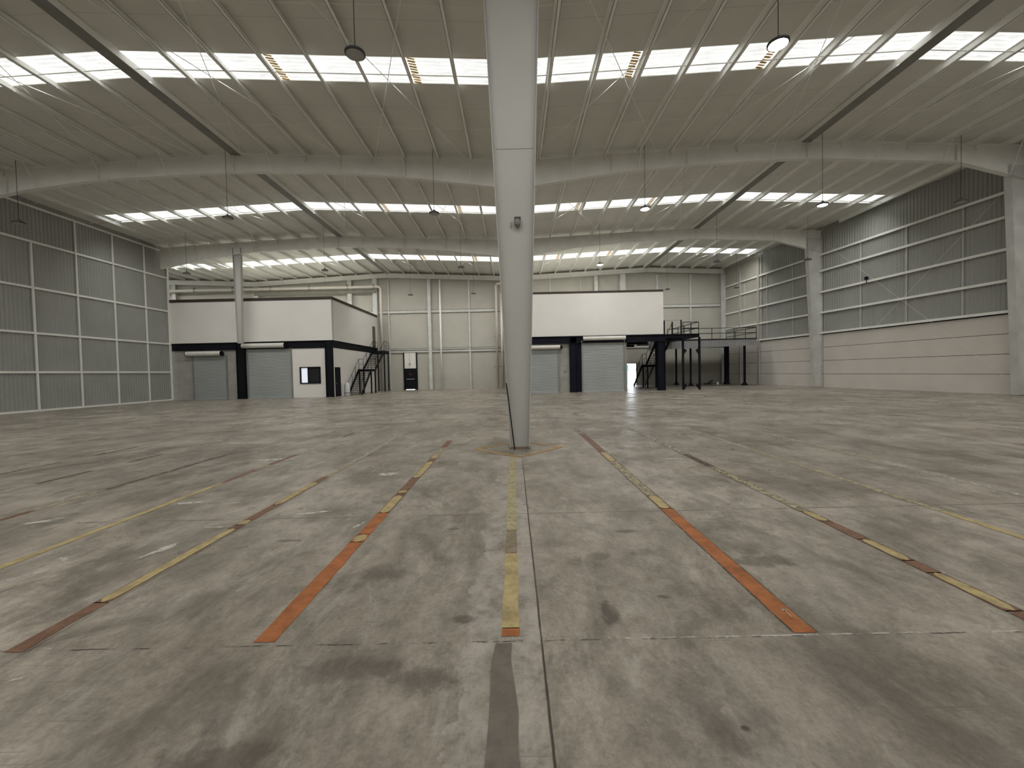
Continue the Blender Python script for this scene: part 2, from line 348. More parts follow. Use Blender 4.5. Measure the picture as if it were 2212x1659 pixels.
# ------------------------------------------------------------------ floor
fm = MB().box(-42.2, 29.5, YB-0.2, 44.6, -0.25, 0.0)
floor = struct('floor', fm, FLOOR, 'stained grey concrete warehouse floor with worn painted lines')
gm = MB().box(-42, 40, 44.6, 80, -0.3, -0.02); struct('ground', gm, plain('outdoor_concrete', (0.6, 0.6, 0.58), 0.8), 'pale concrete yard outside the open exit door')
Z1 = 0.003
def jag(x0, x1, y0, y1, z, amp=0.006, step=0.12):
    m = MB(); k = max(1, int((y1-y0)/step)); vs = []
    for i in range(k+1):
        y = y0 + (y1-y0)*i/k
        vs += [(x0 + random.uniform(-amp, amp), y, z), (x1 + random.uniform(-amp, amp), y, z)]
    m.add(vs, [(2*i, 2*i+1, 2*i+3, 2*i+2) for i in range(k)]); return m
LINES = {
 -1.585: [(2.55, 4.08, P_OR, 'orange'), (4.08, 4.27, P_YE, 'yellow'), (4.27, 4.93, P_OR, 'orange'), (4.93, 5.64, P_YE, 'yellow'), (5.64, 5.75, P_BR, 0), (5.75, 5.88, P_YE, 'yellow'), (5.88, 6.6, P_BR, 'brown'), (6.6, 7.8, P_YE, 'yellow'), (7.8, 8.05, P_BR, 0), (8.05, 8.5, P_YE, 0), (8.5, 9.25, P_FY, 0), (9.25, 10.2, P_BR, 0), (10.2, 11.66, P_WH, 0)],
 1.775: [(2.54, 4.88, P_OR, 'orange'), (4.88, 5.4, P_YE, 'yellow'), (5.4, 7.5, P_FY, 'faded'), (7.5, 8.34, P_YE, 'yellow'), (8.34, 10.9, P_BR, 'brown'), (10.9, 11.7, P_WH, 0)],
 -0.05: [(2.56, 2.64, P_OR, 'orange'), (2.64, 3.75, P_YE, 'yellow'), (3.75, 4.3, P_CB, 0), (4.3, 5.1, P_CY, 0), (5.1, 8.05, P_CY, 'yellow')],
 3.28: [(2.3, 2.72, P_BR, 0), (2.72, 3.24, P_YE, 0), (3.24, 3.46, P_BR, 0), (3.46, 3.9, P_YE, 0), (3.9, 4.38, P_BR, 0), (4.38, 4.7, P_YE, 0), (4.7, 6.9, P_FY, 0), (6.9, 8.0, P_FB, 0), (8.0, 11.85, P_WH, 0)],
 4.74: [(2.6, 4.6, P_YE, 0), (4.6, 8.6, P_FY, 0), (8.6, 11.4, P_WH, 0)],
 6.23: [(4.8, 7.1, P_WH, 0), (7.1, 8.9, P_FY, 0), (8.9, 11.8, P_WH, 0)],
 -3.1: [(2.5, 3.05, P_BR, 0), (3.05, 4.52, P_YE, 0), (4.52, 4.62, P_BR, 0), (4.62, 4.78, P_YE, 0), (4.78, 5.33, P_BR, 0), (5.33, 6.43, P_YE, 0), (6.43, 6.77, P_BR, 0), (6.77, 7.95, P_FY, 0), (7.95, 11.0, P_WH, 0)],
 -4.63: [(2.8, 6.55, P_YE, 0), (6.55, 7.39, P_BR, 0), (7.39, 7.8, P_FY, 0), (7.8, 8.8, P_BR, 0), (8.8, 11.2, P_WH, 0), (11.2, 12.0, P_FB, 0)],
 -6.22: [(3.9, 5.3, P_BR, 0), (5.3, 6.25, P_FY, 0), (6.25, 8.1, P_FB, 0), (8.1, 9.1, P_FB, 0)],
 -7.79: [(5.5, 6.7, P_WH, 0), (6.7, 7.6, P_FB, 0), (8.3, 9.15, P_FB, 0)],
 -9.33: [(7.3, 7.95, P_FB, 0), (8.15, 8.5, P_FB, 0), (9.2, 10.3, P_FB, 0)],
}
for x, segs in LINES.items():
    w = 0.068 if abs(x) < 2 and x != -0.05 else (0.055 if abs(x) < 4 else 0.045)
    if x in (1.775, 3.28):
        e = jag(x - w - 0.012, x + w + 0.012, segs[0][0], segs[-1][1], 0.0012, 0.004)
        e.build('line_edge', P_GR, floor)
    for y0, y1, m, lb in segs:
        if m is P_YE and x != -0.05 and abs(x) < 4:
            base_m = P_BR if y0 > 4.5 or abs(x) > 2 else P_OR
            jag(x - w, x + w, y0 - 0.01, y1 + 0.01, Z1, 0.005).build('painted_line', base_m, floor)
            ww = w*0.86; rl = min(0.10, (y1-y0)*0.45); mm = MB(); vs = []; k = max(14, int((y1-y0)/0.05))
            for i in range(k+1):
                y = y0 + (y1-y0)*i/k; e_ = min(y-y0, y1-y)
                f_ = math.sqrt(max(0.02, 1-(1-min(1, e_/rl))**2)); hw = ww*f_
                vs += [(x-hw+random.uniform(-.004, .004), y, Z1+.0014), (x+hw+random.uniform(-.004, .004), y, Z1+.0014)]
            mm.add(vs, [(2*i, 2*i+1, 2*i+3, 2*i+2) for i in range(k)]); o = mm.build('painted_line', m, floor)
        else:
            o = jag(x - w, x + w, y0 - 0.004, y1 + 0.004, Z1, 0.005).build('painted_line', m, floor)
        if lb: o['label'] = ('%s stretch of painted floor line' % lb)
# orange-yellow diamond round the foot of the central column
dm = [(-0.83, 8.93), (0.10, 8.06), (1.02, 9.01), (0.09, 9.86)]
for i in range(4):
    a, c = Vector(dm[i] + (0,)), Vector(dm[(i+1) % 4] + (0,)); d = (c-a).normalized(); s_ = Vector((-d.y, d.x, 0))*0.035
    m = MB(); m.add([(a - s_ + Vector((0, 0, 0.005))), (c - s_ + Vector((0, 0, 0.005))), (c + s_ + Vector((0, 0, 0.005))), (a + s_ + Vector((0, 0, 0.005)))], [(0, 1, 2, 3)])
    m.build('painted_diamond_side', P_DY, floor)
# small yellow arrow on the right orange line
m = MB(); za = 0.008
m.add([(1.785, 2.69, za), (1.795, 2.69, za), (1.806, 2.785, za), (1.797, 2.785, za)], [(0, 1, 2, 3)])
m.add([(1.800, 2.795, za), (1.776, 2.765, za), (1.781, 2.758, za), (1.801, 2.778, za), (1.822, 2.752, za), (1.827, 2.758, za)], [(0, 1, 2, 3), (0, 3, 4, 5)])
m.build('painted_arrow', P_FY, floor)['label'] = 'small cream arrow'
# dark strip running on towards the camera, from the end of the centre line
ys = [0.5, 1.3, 1.7, 1.8, 1.97, 2.1, 2.24, 2.36, 2.49]; xl = [-.155, -.15, -.155, -.152, -.15, -.152, -.158, -.155, -.14]; xr = [-.015, -.01, -.008, -.012, -.008, -.02, -.036, -.048, -.04]
m = MB(); m.add([p for y, a, c in zip(ys, xl, xr) for p in ((a, y, 0.004), (c, y, 0.004))], [(2*i, 2*i+1, 2*i+3, 2*i+2) for i in range(len(ys)-1)])
m.build('dark_floor_strip', P_DK, floor)
m = MB(); m.add([(-0.055, 2.515, .006), (0.03, 2.512, .006), (0.03, 2.53, .006), (-0.055, 2.532, .006)], [(0, 1, 2, 3)]); m.build('white_floor_dash', P_WH, floor)
# pale scuffs
def splat(cx, cy, lx, ly, ang, mat, name='scuff_mark'):
    k = 16; ca, sa = math.cos(ang), math.sin(ang); vs = []
    for i in range(k):
        t = 2*math.pi*i/k; r = random.uniform(0.55, 1.15); px, py = lx*r*math.cos(t), ly*r*math.sin(t)
        vs.append((cx + px*ca - py*sa, cy + px*sa + py*ca, 0.0022))
    MB().add(vs, [tuple(range(k))]).build(name, mat, floor)
P_SC = paint('pale_scuff', (0.52, 0.50, 0.45), 0.44, dirt=0.85)
for a in [(-3.44, 4.0, .05, .22, -.3), (-4.33, 5.5, .2, .05, .2), (-4.2, 3.5, .16, .03, .9), (-4.22, 3.82, .1, .03, -.6), (-3.35, 4.57, .17, .02, .05), (-3.76, 5.45, .16, .025, .3),
          (-1.74, 4.54, .03, .13, -.2), (-2.79, 2.27, .06, .015, .4), (-2.92, 2.525, .03, .01, 0), (-1.11, 8.36, .08, .1, -.4), (-0.98, 7.6, .07, .1, -.3), (-2.1, 6.9, .2, .12, 0), (-4.8, 8.3, .5, .1, .1),
          (-2.45, 5.0, .25, .05, .3), (2.9, 7.6, .3, .05, -.2), (-5.6, 4.9, .2, .06, .6), (-6.7, 10.5, .7, .07, 0)]: splat(*a, P_SC)
# ------------------------------------------------------------------ roof lining, as one lining per slope, cut out for the skylights
SKYY = [(-9.9, -8.55), (1.95, 3.3), (14.05, 15.32), (26.3, 27.6), (37.75, 39.35)]
slopes = [(-41.0, VL), (VL, RL), (RL, VC), (VC, RR), (RR, 29.0)]
rm = MB(); T = 0.06
for i, (xa, xb) in enumerate(slopes):
    y0s = YB if i else 32.9
    cuts = [y0s] + [v for s_ in SKYY if s_[0] > y0s for v in s_] + [44.6]
    e = 1e-4
    za, zb = zsheet(xa + e), zsheet(xb - e)
    for k in range(0, len(cuts), 2):
        ya, yb = cuts[k], cuts[k+1]
        if i < 4:
            P = [(xa, ya), (xb, ya), (xb, yb), (xa, yb)]
        else:
            P = [(xa, ya), (wallx(ya)+.25, ya), (wallx(yb)+.25, yb), (xa, yb)]
        Z = [zsheet(min(max(p[0], xa + e), xb - e)) for p in P]
        rm.hexa([(p[0], p[1], z) for p, z in zip(P, Z)] + [(p[0], p[1], z + T) for p, z in zip(P, Z)])
rm.box(VL-.5, VL+.02, YB, 32.88, zsheet(VL), zsheet(VL)+.08)
struct('ceiling', rm, ROOFL, 'pale grey roof lining sloping between ridges and valleys')

# ------------------------------------------------------------------ skylights (windows of the roof)
BROWNSTRIP = plain('golden_brown_closure', (0.62, 0.43, 0.16), 0.5, var=0.5, scale=12)
wn_no = 0
closures = {2: [-8.11, -3.36, 4.53, 9.22], 3: [-8.11, -3.36, 4.53, 9.22], 4: [-8.11, -3.36, 4.53, 9.22]}
side_word = ['outer left slope', 'left slope', 'slope left of the central column', 'slope right of the central column', 'right slope']
row_word = {0: 'behind the camera, far row', 1: 'behind the camera', 2: 'nearest row in view', 3: 'middle row', 4: 'farthest row'}
for si, (ya, yb) in enumerate(SKYY):
    for i, (xa, xb) in enumerate(slopes):
        if i == 0 and ya < 33: continue
        if i == 0: xa2, xb2 = -40.5, xb - 0.5
        elif i == 1: xa2, xb2 = xa + (1.6 if si < 4 else 0.5), xb - 0.12
        elif i == 4: xa2, xb2 = xa + 0.12, wallx(yb) - 0.75
        else: xa2, xb2 = (xa + 0.12, xb - 0.12)
        wn_no += 1
        w = thing('window_%d' % wn_no, ((xa2+xb2)/2, (ya+yb)/2, zsheet((xa2+xb2)/2)), 'bright translucent roof light, %s, %s' % (row_word[si], side_word[i]), None)
        w['kind'] = 'structure'; del_cat = w.pop('category', None)
        day_light(xa2+.1, xb2-.1, ztop(xa2+.1)-.18, ztop(xb2-.1)-.18, ya+.03, yb-.03)
        # corrugated translucent sheet: ribs run down the slope
        m = MB(); nrib = 7; wy = (yb - ya)/nrib; e = 1e-3
        zA, zB = zsheet(xa2), zsheet(xb2)
        for k in range(nrib):
            yk = ya + k*wy
            prof = [(0, 0.045, 0), (0.16*wy, 0.045, 1), (0.24*wy, 0.02, 0), (wy, 0.045, 0)]
            q = [(yk, 0.050), (yk + 0.30*wy, 0.050), (yk + 0.40*wy, 0.018), (yk + 0.90*wy, 0.018), (yk + wy, 0.050)]
            for t in range(4):
                (y_0, d0), (y_1, d1) = q[t], q[t+1]
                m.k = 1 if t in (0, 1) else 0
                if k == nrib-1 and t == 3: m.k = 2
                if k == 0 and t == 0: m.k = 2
                m.add([(xa2, y_0, zA + d0), (xb2, y_0, zB + d0), (xb2, y_1, zB + d1), (xa2, y_1, zA + d1)], [(0, 1, 2, 3)])
        m.k = 0
        m.build('pane', [SKY, SKYRIB, SKYEDGE], w)
        fr = MB()
        if xa2 - xa > 0.3: fr.add([(xa, ya, zsheet(xa+e)+.05), (xa2, ya, zA+.05), (xa2, yb, zA+.05), (xa, yb, zsheet(xa+e)+.05)], [(0, 1, 2, 3)])
        if i == 4 or xb - xb2 > 0.3:
            xe = wallx(ya)+.2 if i == 4 else xb
            fr.add([(xb2, ya, zB+.05), (xe, ya, zsheet(xe-e)+.05), (xe, yb, zsheet(xe-e)+.05), (xb2, yb, zB+.05)], [(0, 1, 2, 3)])
        fr.box(xa2-.03, xb2+.03, ya-.03, ya, min(zA, zB)-.0, min(zA, zB)+.01)
        fr.v = fr.v[:-8]; fr.f = fr.f[:-6]; fr.mi = fr.mi[:-6]
        for yy in (ya, yb):
            fr.hexa([(xa2, yy-.012, zA-.004), (xb2, yy-.012, zB-.004), (xb2, yy+.012, zB-.004), (xa2, yy+.012, zA-.004), (xa2, yy-.012, zA+.07), (xb2, yy-.012, zB+.07), (xb2, yy+.012, zB+.07), (xa2, yy+.012, zA+.07)])
        fr.build('window_frame', SHEET, w)
        for cx in closures.get(si, []):
            if xa < cx < xb:
                sgn = 1 if cx < 0 else -1
                xc0, xc1 = (cx + 0.05, cx + 0.30) if sgn > 0 else (cx - 0.30, cx - 0.05)
                s = MB(); yk = ya + 0.06; flip = 0
                while yk < yb - 0.08:
                    s.bar((xc0, yk, zsheet(xc0) + 0.012), (xc1, yk + 0.05, zsheet(xc1) + 0.006), 0.085 if flip % 2 else 0.06, 0.008); yk += 0.125; flip += 1
                s.build('closure_strip', BROWNSTRIP, w)['label'] = 'brown zigzag closure strip'

# ------------------------------------------------------------------ purlins
# Z-section purlins running away from the camera under the roof lining
def purlin_mesh(x, ya, yb):
    z = ztop(x); m = MB(); e = 0.0
    m.box(x-.006, x+.006, ya, yb, z, z+PD-.002)
    m.box(x-.07, x+.006, ya, yb, z+PD-.010, z+PD-.001)
    m.box(x-.006, x+.10, ya, yb, z, z+.010)
    m.box(x+.092, x+.10, ya, yb, z, z+.035)
    return m
purl = []
for k in range(7): purl.append((-1.81 - 1.575*k, 'left', k))
for k in range(8): purl.append((1.45 + 1.575*k, 'right', k))
outl = [(RL - 1.575*(k+1), 'between the left ridge and the left wall', k) for k in range(8)]
outr = [(RR + 1.60*(k+1), 'between the right ridge and the right wall', k) for k in range(8)]
far = [(VL - 1.2 - 1.575*k, 'over the recess behind the left corrugated wall', k) for k in range(8)]
PURX = []
def add_purlin(x, ya, yb, label):
    if yb - ya < 1: return
    o = purlin_mesh(x, ya, yb).build('roof_purlin', WHITE, loc=(x, ya, ztop(x)))
    tag(o, label, 'purlin', 'white roof purlins'); PURX.append(x)
for x, s_, k in purl: add_purlin(x, YB, 44.35, 'white roof purlin, %s one %s of the central column' % (ORD[k], s_))
for x, s_, k in outl: add_purlin(x, YB, 44.35, 'white roof purlin, %s outward from the left shade-painted ridge plate towards the left wall' % ORD[k])
for x, s_, k in outr:
    yend = 20.5 + (24.9 - 0.12 - x)/0.098
    add_purlin(x, YB, min(44.35, yend), 'white roof purlin, %s outward from the right shade-painted ridge plate towards the right wall' % ORD[k])
for x, s_, k in far: add_purlin(x, 33.1, 44.35, 'white roof purlin above the far left recess, %s left of the valley' % ORD[k])
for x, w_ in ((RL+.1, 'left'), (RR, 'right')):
    rb = thing('ridge_beam', (x, YB, ZR-.02), 'long ridge beam, underside shade painted in, running away under the %s ridge' % w_, 'ridge beam', 'dark ridge beams')
    m = MB().box(x-.22, x+.22, YB, 44.35, ZR-.045, ZR-.03); m.build('bottom_plate', SHADERIDGE, rb)['label'] = 'bottom plate coloured dark grey for its shade'
    m = MB().box(x-.215, x-.20, YB, 44.35, ZR-.03, ZR+PD-.03).box(x+.20, x+.215, YB, 44.35, ZR-.03, ZR+PD-.03); m.build('side_plate', WHITE, rb)
# valley gutters
for x, w_, ya in ((VC, 'above the central column', YB), (VL, 'above the left corrugated wall', 32.9)):
    z = ztop(x); m = MB().box(x-.30, x+.30, ya, 44.35, z+.16, z+.17).box(x-.30, x-.29, ya, 44.35, z+.16, z+PD).box(x+.29, x+.30, ya, 44.35, z+.16, z+PD)
    tag(m.build('valley_gutter', SHEET, loc=(x, ya, z)), 'pale sheet gutter in the roof valley %s' % w_, 'gutter')
# sag rods: thin rods across the purlins
for y, w_ in ((11.9, 'before the nearest roof lights'), (14.65, 'crossing the nearest roof lights'), (17.8, 'beyond the nearest roof lights'), (23.8, 'beyond the nearest roof beam'), (26.95, 'crossing the middle roof lights'), (30.1, 'before the second roof beam'), (38.75, 'crossing the farthest roof lights'), (2.9, 'crossing the roof lights above the camera')):
    m = MB(); e = 1e-3
    xs = [VL+.1, RL, VC, RR, wallx(y)-.1]
    for a_, b_2 in zip(xs[:-1], xs[1:]):
        m.tube([(a_, y, ztop(a_+e)+.07), (b_2, y, ztop(b_2-e)+.07)], 0.018 if y in (14.65, 26.95, 38.75) else 0.009, 6)
    tag(m.build('sag_rod', WHITE, loc=(VC, y, ZV)), 'thin steel sag rod across the purlins, %s' % w_, 'rod')
    # little cleats where the rod meets each purlin

# ------------------------------------------------------------------ main frames
def depth(x, wr):
    """rafter depth: haunches at the columns"""
    pts = [(-41.2, .85), (-33.0, .80), (VL, 1.60), (-23.2, 1.05), (-19.6, .80), (RL, .85), (-8.0, .78), (-4.9, .92), (VC-.6, 1.30), (VC+.6, 1.30), (4.9, .92), (8.5, .78), (RR, .82), (wr-3.6, .84), (wr-.4, 1.55), (wr, 1.55)]
    for (a, da), (b2, db) in zip(pts[:-1], pts[1:]):
        if a <= x <= b2: return da + (db-da)*(x-a)/(b2-a)
    return .8
def rafter(y, xa, xb, label, const=None, fw_=0.26, brace=True):
    wr = xb
    xs = sorted(set([x for x in (-41.2, -33.0, VL, -23.2, -19.6, RL, -8.0, -4.9, VC-.6, VC, VC+.6, 4.9, 8.5, RR, wr-3.6, wr-.4) if xa < x < xb] + [xa, xb]))
    r = thing('roof_beam', (VC if xa < VC < xb else xa, y, ztop(VC)-.9), label, 'beam', 'white haunched roof beams')
    dep = (lambda x: const) if const else (lambda x: depth(x, wr))
    T0 = [(x, ztop(x)-.004) for x in xs]; B0 = [(x, ztop(x)-.004-dep(x)) for x in xs]
    web = MB(); fl = MB()
    for k in range(len(xs)-1):
        (x0, t0), (x1, t1) = T0[k], T0[k+1]; b0_, b1_ = B0[k][1], B0[k+1][1]
        web.hexa([(x0, y-.008, b0_), (x1, y-.008, b1_), (x1, y+.008, b1_), (x0, y+.008, b0_), (x0, y-.008, t0), (x1, y-.008, t1), (x1, y+.008, t1), (x0, y+.008, t0)])
        for zz0, zz1, th in ((t0-.014, t1-.014, .014), (b0_, b1_, .016)):
            h_ = fw_/2
            fl.hexa([(x0, y-h_, zz0), (x1, y-h_, zz1), (x1, y+h_, zz1), (x0, y+h_, zz0), (x0, y-h_, zz0+th), (x1, y-h_, zz1+th), (x1, y+h_, zz1+th), (x0, y+h_, zz0+th)])
    web.build('web', BEAM, r); fl.build('flange', BEAM, r)
    st = MB()
    for x in [q for q in (-24.0, -19.6, -13.1, -8.0, -4.9, 4.9, 8.5, 14.2, xb-3.6) if xa+.3 < q < xb-.3]:
        st.box(x-.007, x+.007, y-.11, y+.11, ztop(x)-.02-dep(x)+.02, ztop(x)-.02)
    st.build('stiffener', BEAM, r)
    if brace:
        k = 0
        for x in sorted(PURX):
            if xa+1 < x < xb-1 and abs(x-VC) > 1:
                k += 1
                if k % 2:
                    zb_ = ztop(x)-dep(x)+.03
                    MB().bar((x, y-.10, zb_), (x, y-.62, ztop(x)+.02), .03, .035).bar((x, y+.10, zb_), (x, y+.62, ztop(x)+.02), .03, .035).build('flange_brace', BEAM, r)
                else:
                    # purlin cleat on the face of the web
                    MB().box(x-.02, x+.02, y-.13, y-.02, ztop(x)-.30, ztop(x)-.02).build('cleat', BEAM, r)
    return r
rafter(YF[1], VL+.12, wallx(YF[1])-.05, 'nearest pale haunched roof beam, crossing behind the central column')
rafter(YF[2], VL+.12, wallx(YF[2])-.05, 'second pale haunched roof beam, above the office blocks')
rafter(YF[0], VL+.12, wallx(YF[0])-.05, 'roof beam carried by the big central column, above the view')
rafter(-2.3, VL+.12, wallx(-2.3)-.05, 'roof beam behind the camera')
rafter(44.15, -41.0, wallx(44.15)-.1, 'slim roof beam along the top of the far end wall', const=0.47, fw_=.2, brace=False)

# rod bracing in the roof planes
def rod(a, b2, r=.011, m=WHITE): return MB().tube([a, b2], r, 6)
BR = [(-19.3, -14.6), (-12.6, -7.9), (-6.3, -1.9), (1.0, 7.0), (8.4, 12.9), (16.2, 20.7)]
bw = ['beside the left wall', 'right of the left ridge', 'left of the central column', 'right of the central column', 'left of the right ridge', 'beside the right wall']
for bi, (ya, yb) in enumerate(((YF[0], YF[1]), (YF[1], YF[2]), (YF[2], 44.1))):
    for (xa, xb), w_ in zip(BR, bw):
        o = thing('cross_brace', ((xa+xb)/2, (ya+yb)/2, ztop((xa+xb)/2)-.15), 'thin crossed bracing rods under the roof, %s bay, %s' % (('near', 'middle', 'far')[bi], w_), 'bracing', 'crossed roof bracing rods')
        for p, q in (((xa, ya+.2), (xb, yb-.2)), ((xb, ya+.2), (xa, yb-.2))):
            rod((p[0], p[1], ztop(p[0])-.10), (q[0], q[1], ztop(q[0])-.10)).build('rod', WHITE, o)

# ------------------------------------------------------------------ columns
def i_column(name, y, x0b, x1b, x0t, x1t, zt, label, flw=.30, mat=None, base=True, cat='column', th=.016, zb=0.0):
    mat = mat or COLUMN; cx = (x0b+x1b)/2
    c = thing(name, (cx, y, zb), label, cat, 'tapered steel columns')
    w = MB().hexa([(x0b+.01, y-.01, zb+.02), (x1b-.01, y-.01, zb+.02), (x1b-.01, y+.01, zb+.02), (x0b+.01, y+.01, zb+.02), (x0t+.01, y-.01, zt), (x1t-.01, y-.01, zt), (x1t-.01, y+.01, zt), (x0t+.01, y+.01, zt)])
    w.build('web', mat, c)
    for xb_, xt_, s_ in ((x0b, x0t, 1), (x1b, x1t, -1)):
        MB().hexa([(xb_, y-flw/2, zb+.02), (xb_+s_*th, y-flw/2, zb+.02), (xb_+s_*th, y+flw/2, zb+.02), (xb_, y+flw/2, zb+.02), (xt_, y-flw/2, zt), (xt_+s_*th, y-flw/2, zt), (xt_+s_*th, y+flw/2, zt), (xt_, y+flw/2, zt)]).build('flange', mat, c)
    if base:
        MB().box(min(x0b, x1b)-.02, max(x0b, x1b)+.02, y-flw/2-.02, y+flw/2+.02, 0, .022).build('base_plate', RUST, c)
    return c
SEAM = plain('splice_line_paint', (0.40, 0.40, 0.37), 0.6)  # splice line slightly darker than the column paint
cc = i_column('steel_column', 9.07, -0.095, 0.325, -0.50, 0.755, 10.68, 'big tapered pale steel column standing on the centre of the floor', flw=.30)
MB().box(-.262, .532, 9.052, 9.064, 6.425, 6.437).build('splice_seam', SEAM, cc)
i_column('steel_column', YF[1], -.02, .38, -.35, .75, 10.4, 'tapered steel column hidden behind the big central column')
i_column('steel_column', YF[2]+.02, -.02, .38, -.30, .55, 10.4, 'tapered steel column behind the central one, beside the right-hand office block')
i_column('steel_column', YF[1], 24.28, 24.74, 23.78, 24.76, 11.0, 'tapered pale column against the right wall at the right edge of the view', flw=.34, mat=STUD)
i_column('steel_column', YF[2]-.02, 23.12, 23.68, 22.55, 23.70, 11.4, 'tapered pale column against the right wall, standing between the two long grey panels', flw=.38, mat=STUD)
i_column('steel_column', YF[0], 25.3, 25.85, 24.8, 25.87, 11.0, 'tapered column against the right wall outside the right edge of the view', flw=.34)
# straight post of the second frame that stands in front of the left office block
c = i_column('steel_column', YF[2]+.02, -21.12, -20.78, -21.25, -20.62, 11.6, 'slim white post rising from the left office block to the second roof beam', flw=.26, base=False, zb=4.30)
# detector box on the central column
d = thing('sensor_box', (.165, 8.9, 4.83), 'small grey fixture mounted on the face of the central column', 'fixture')
MB().box(.10, .235, 8.93, 9.055, 4.90, 4.945).build('hood', LAMPG, d)
MB().lathe(.165, 8.99, [(.03, 4.755), (.062, 4.79), (.072, 4.84), (.070, 4.90)], 16).build('body', GREYBOX, d)
MB().box(.02, .035, 9.04, 9.055, 4.75, 4.87).build('conduit', GREYBOX, d)
# black pole leaning against the column
d = MB().tube([(0.004, 8.74, .012), (-.095, 8.80, .95), (-.148, 8.87, 1.42)], .012, 8).build('leaning_pole', BLACK, loc=(0.004, 8.74, 0))
tag(d, 'thin black pole leaning against the foot of the central column', 'pole')

# ------------------------------------------------------------------ left wall
m = MB().corr((VL-.12, 33.0), (VL-.12, YB), 0.02, 11.97, .2, .022, nrm=(1, 0))
wl_ = struct('wall_left', m, CORR, 'grey corrugated partition wall with a white grid of rails')
m = MB().box(VL-.30, VL-.16, YB, 32.99, 0, 12.3); m.build('backing', SHEET, wl_)
for z in (0.045, 2.23, 4.45, 7.02, 9.62, 11.62):
    MB().box(VL-.085, VL-.03, YB, 33.02, z-.06, z+.06).build('wall_rail', GIRT, wl_)
for k, y in enumerate([33.0 - .05] + [30.9-2.42*i for i in range(0, 18)]):
    top = 11.6 if k in (0, 1, 2) else 9.6
    if y < YB+.3: continue
    if k == 3: top = 11.6
    w_ = .07 if k == 0 else .035
    MB().box(VL-.07, VL+.012, y-w_, y+w_, 0.05, top).build('wall_stud', GIRT, wl_)
m = MB().box(-42.0, -27.32, 33.02, 33.12, 0, 12.6); struct('wall_front_left', m, SHEET, 'return wall hidden behind the corrugated partition')
m = MB().box(-42.2, -42.0, 33.0, 44.6, 0, 12.8); struct('wall_far_left', m, SHEET, 'outer wall of the far left recess')

# ------------------------------------------------------------------ right wall (slightly askew to the frames)
def rwp(y, off=0.0): return (wallx(y) - off, y)
m = MB().corr(rwp(YB), rwp(38.6), 4.12, 11.9, .2, .026, nrm=(-1, 0), zf=lambda x, y: zsheet(x)+.02)
wr_ = struct('wall_right', m, CORR, 'right wall, grey corrugated sheet above pale precast panels')
a0, a1 = rwp(YB), rwp(44.5)
m = MB().hexa([(a0[0]+.04, a0[1], 0), (a0[0]+.25, a0[1], 0), (a1[0]+.25, a1[1], 0), (a1[0]+.04, a1[1], 0), (a0[0]+.04, a0[1], 12.7), (a0[0]+.25, a0[1], 12.7), (a1[0]+.25, a1[1], 12.7), (a1[0]+.04, a1[1], 12.7)])
m.build('backing', SHEET, wr_)
# precast panels below, with open joints
for z0, z1 in ((0, 1.005), (1.03, 2.02), (2.045, 3.035), (3.06, 4.02)):
    a0, a1 = rwp(YB, 0), rwp(44.4, 0)
    MB().hexa([(a0[0]-.02, a0[1], z0), (a0[0]+.06, a0[1], z0), (a1[0]+.06, a1[1], z0), (a1[0]-.02, a1[1], z0), (a0[0]-.02, a0[1], z1), (a0[0]+.06, a0[1], z1), (a1[0]+.06, a1[1], z1), (a1[0]-.02, a1[1], z1)]).build('precast_panel', PRECAST, wr_)
a0, a1 = rwp(YB, -.02), rwp(44.4, -.02)
MB().hexa([(a0[0]-.01, a0[1], 0), (a0[0]+.05, a0[1], 0), (a1[0]+.05, a1[1], 0), (a1[0]-.01, a1[1], 0), (a0[0]-.01, a0[1], 4.1), (a0[0]+.05, a0[1], 4.1), (a1[0]+.05, a1[1], 4.1), (a1[0]-.01, a1[1], 4.1)]).build('joint_filler', BLACK, wr_)
a0, a1 = rwp(YB, 0), rwp(44.4, 0)
MB().bar((a0[0]-.05, a0[1], 4.06), (a1[0]-.05, a1[1], 4.06), .10, .07).build('dark_gap_strip', BLACK, wr_)['label'] = 'black strip under the lowest rail'  # black strip for the dark gap line under the lowest rail
for z in (4.17, 5.71, 7.27, 8.87, 10.1):
    a0, a1 = rwp(YB, .10), rwp(44.2, .10)
    MB().bar((a0[0], a0[1], z), (a1[0], a1[1], z), .14, .09).bar((a0[0]-.065, a0[1], z-.03), (a1[0]-.065, a1[1], z-.03), .012, .14).build('wall_rail', GIRT, wr_)
for y, w_ in ((22.89, .02), (25.83, .035), (28.85, .035), (34.9, .022), (37.92, .022), (41.0, .022), (16, .03), (13, .03)):
    x = wallx(y)-.075; MB().box(x-.03, x+.03, y-w_, y+w_, 4.2, 10.1).build('wall_stud', STUD, wr_)
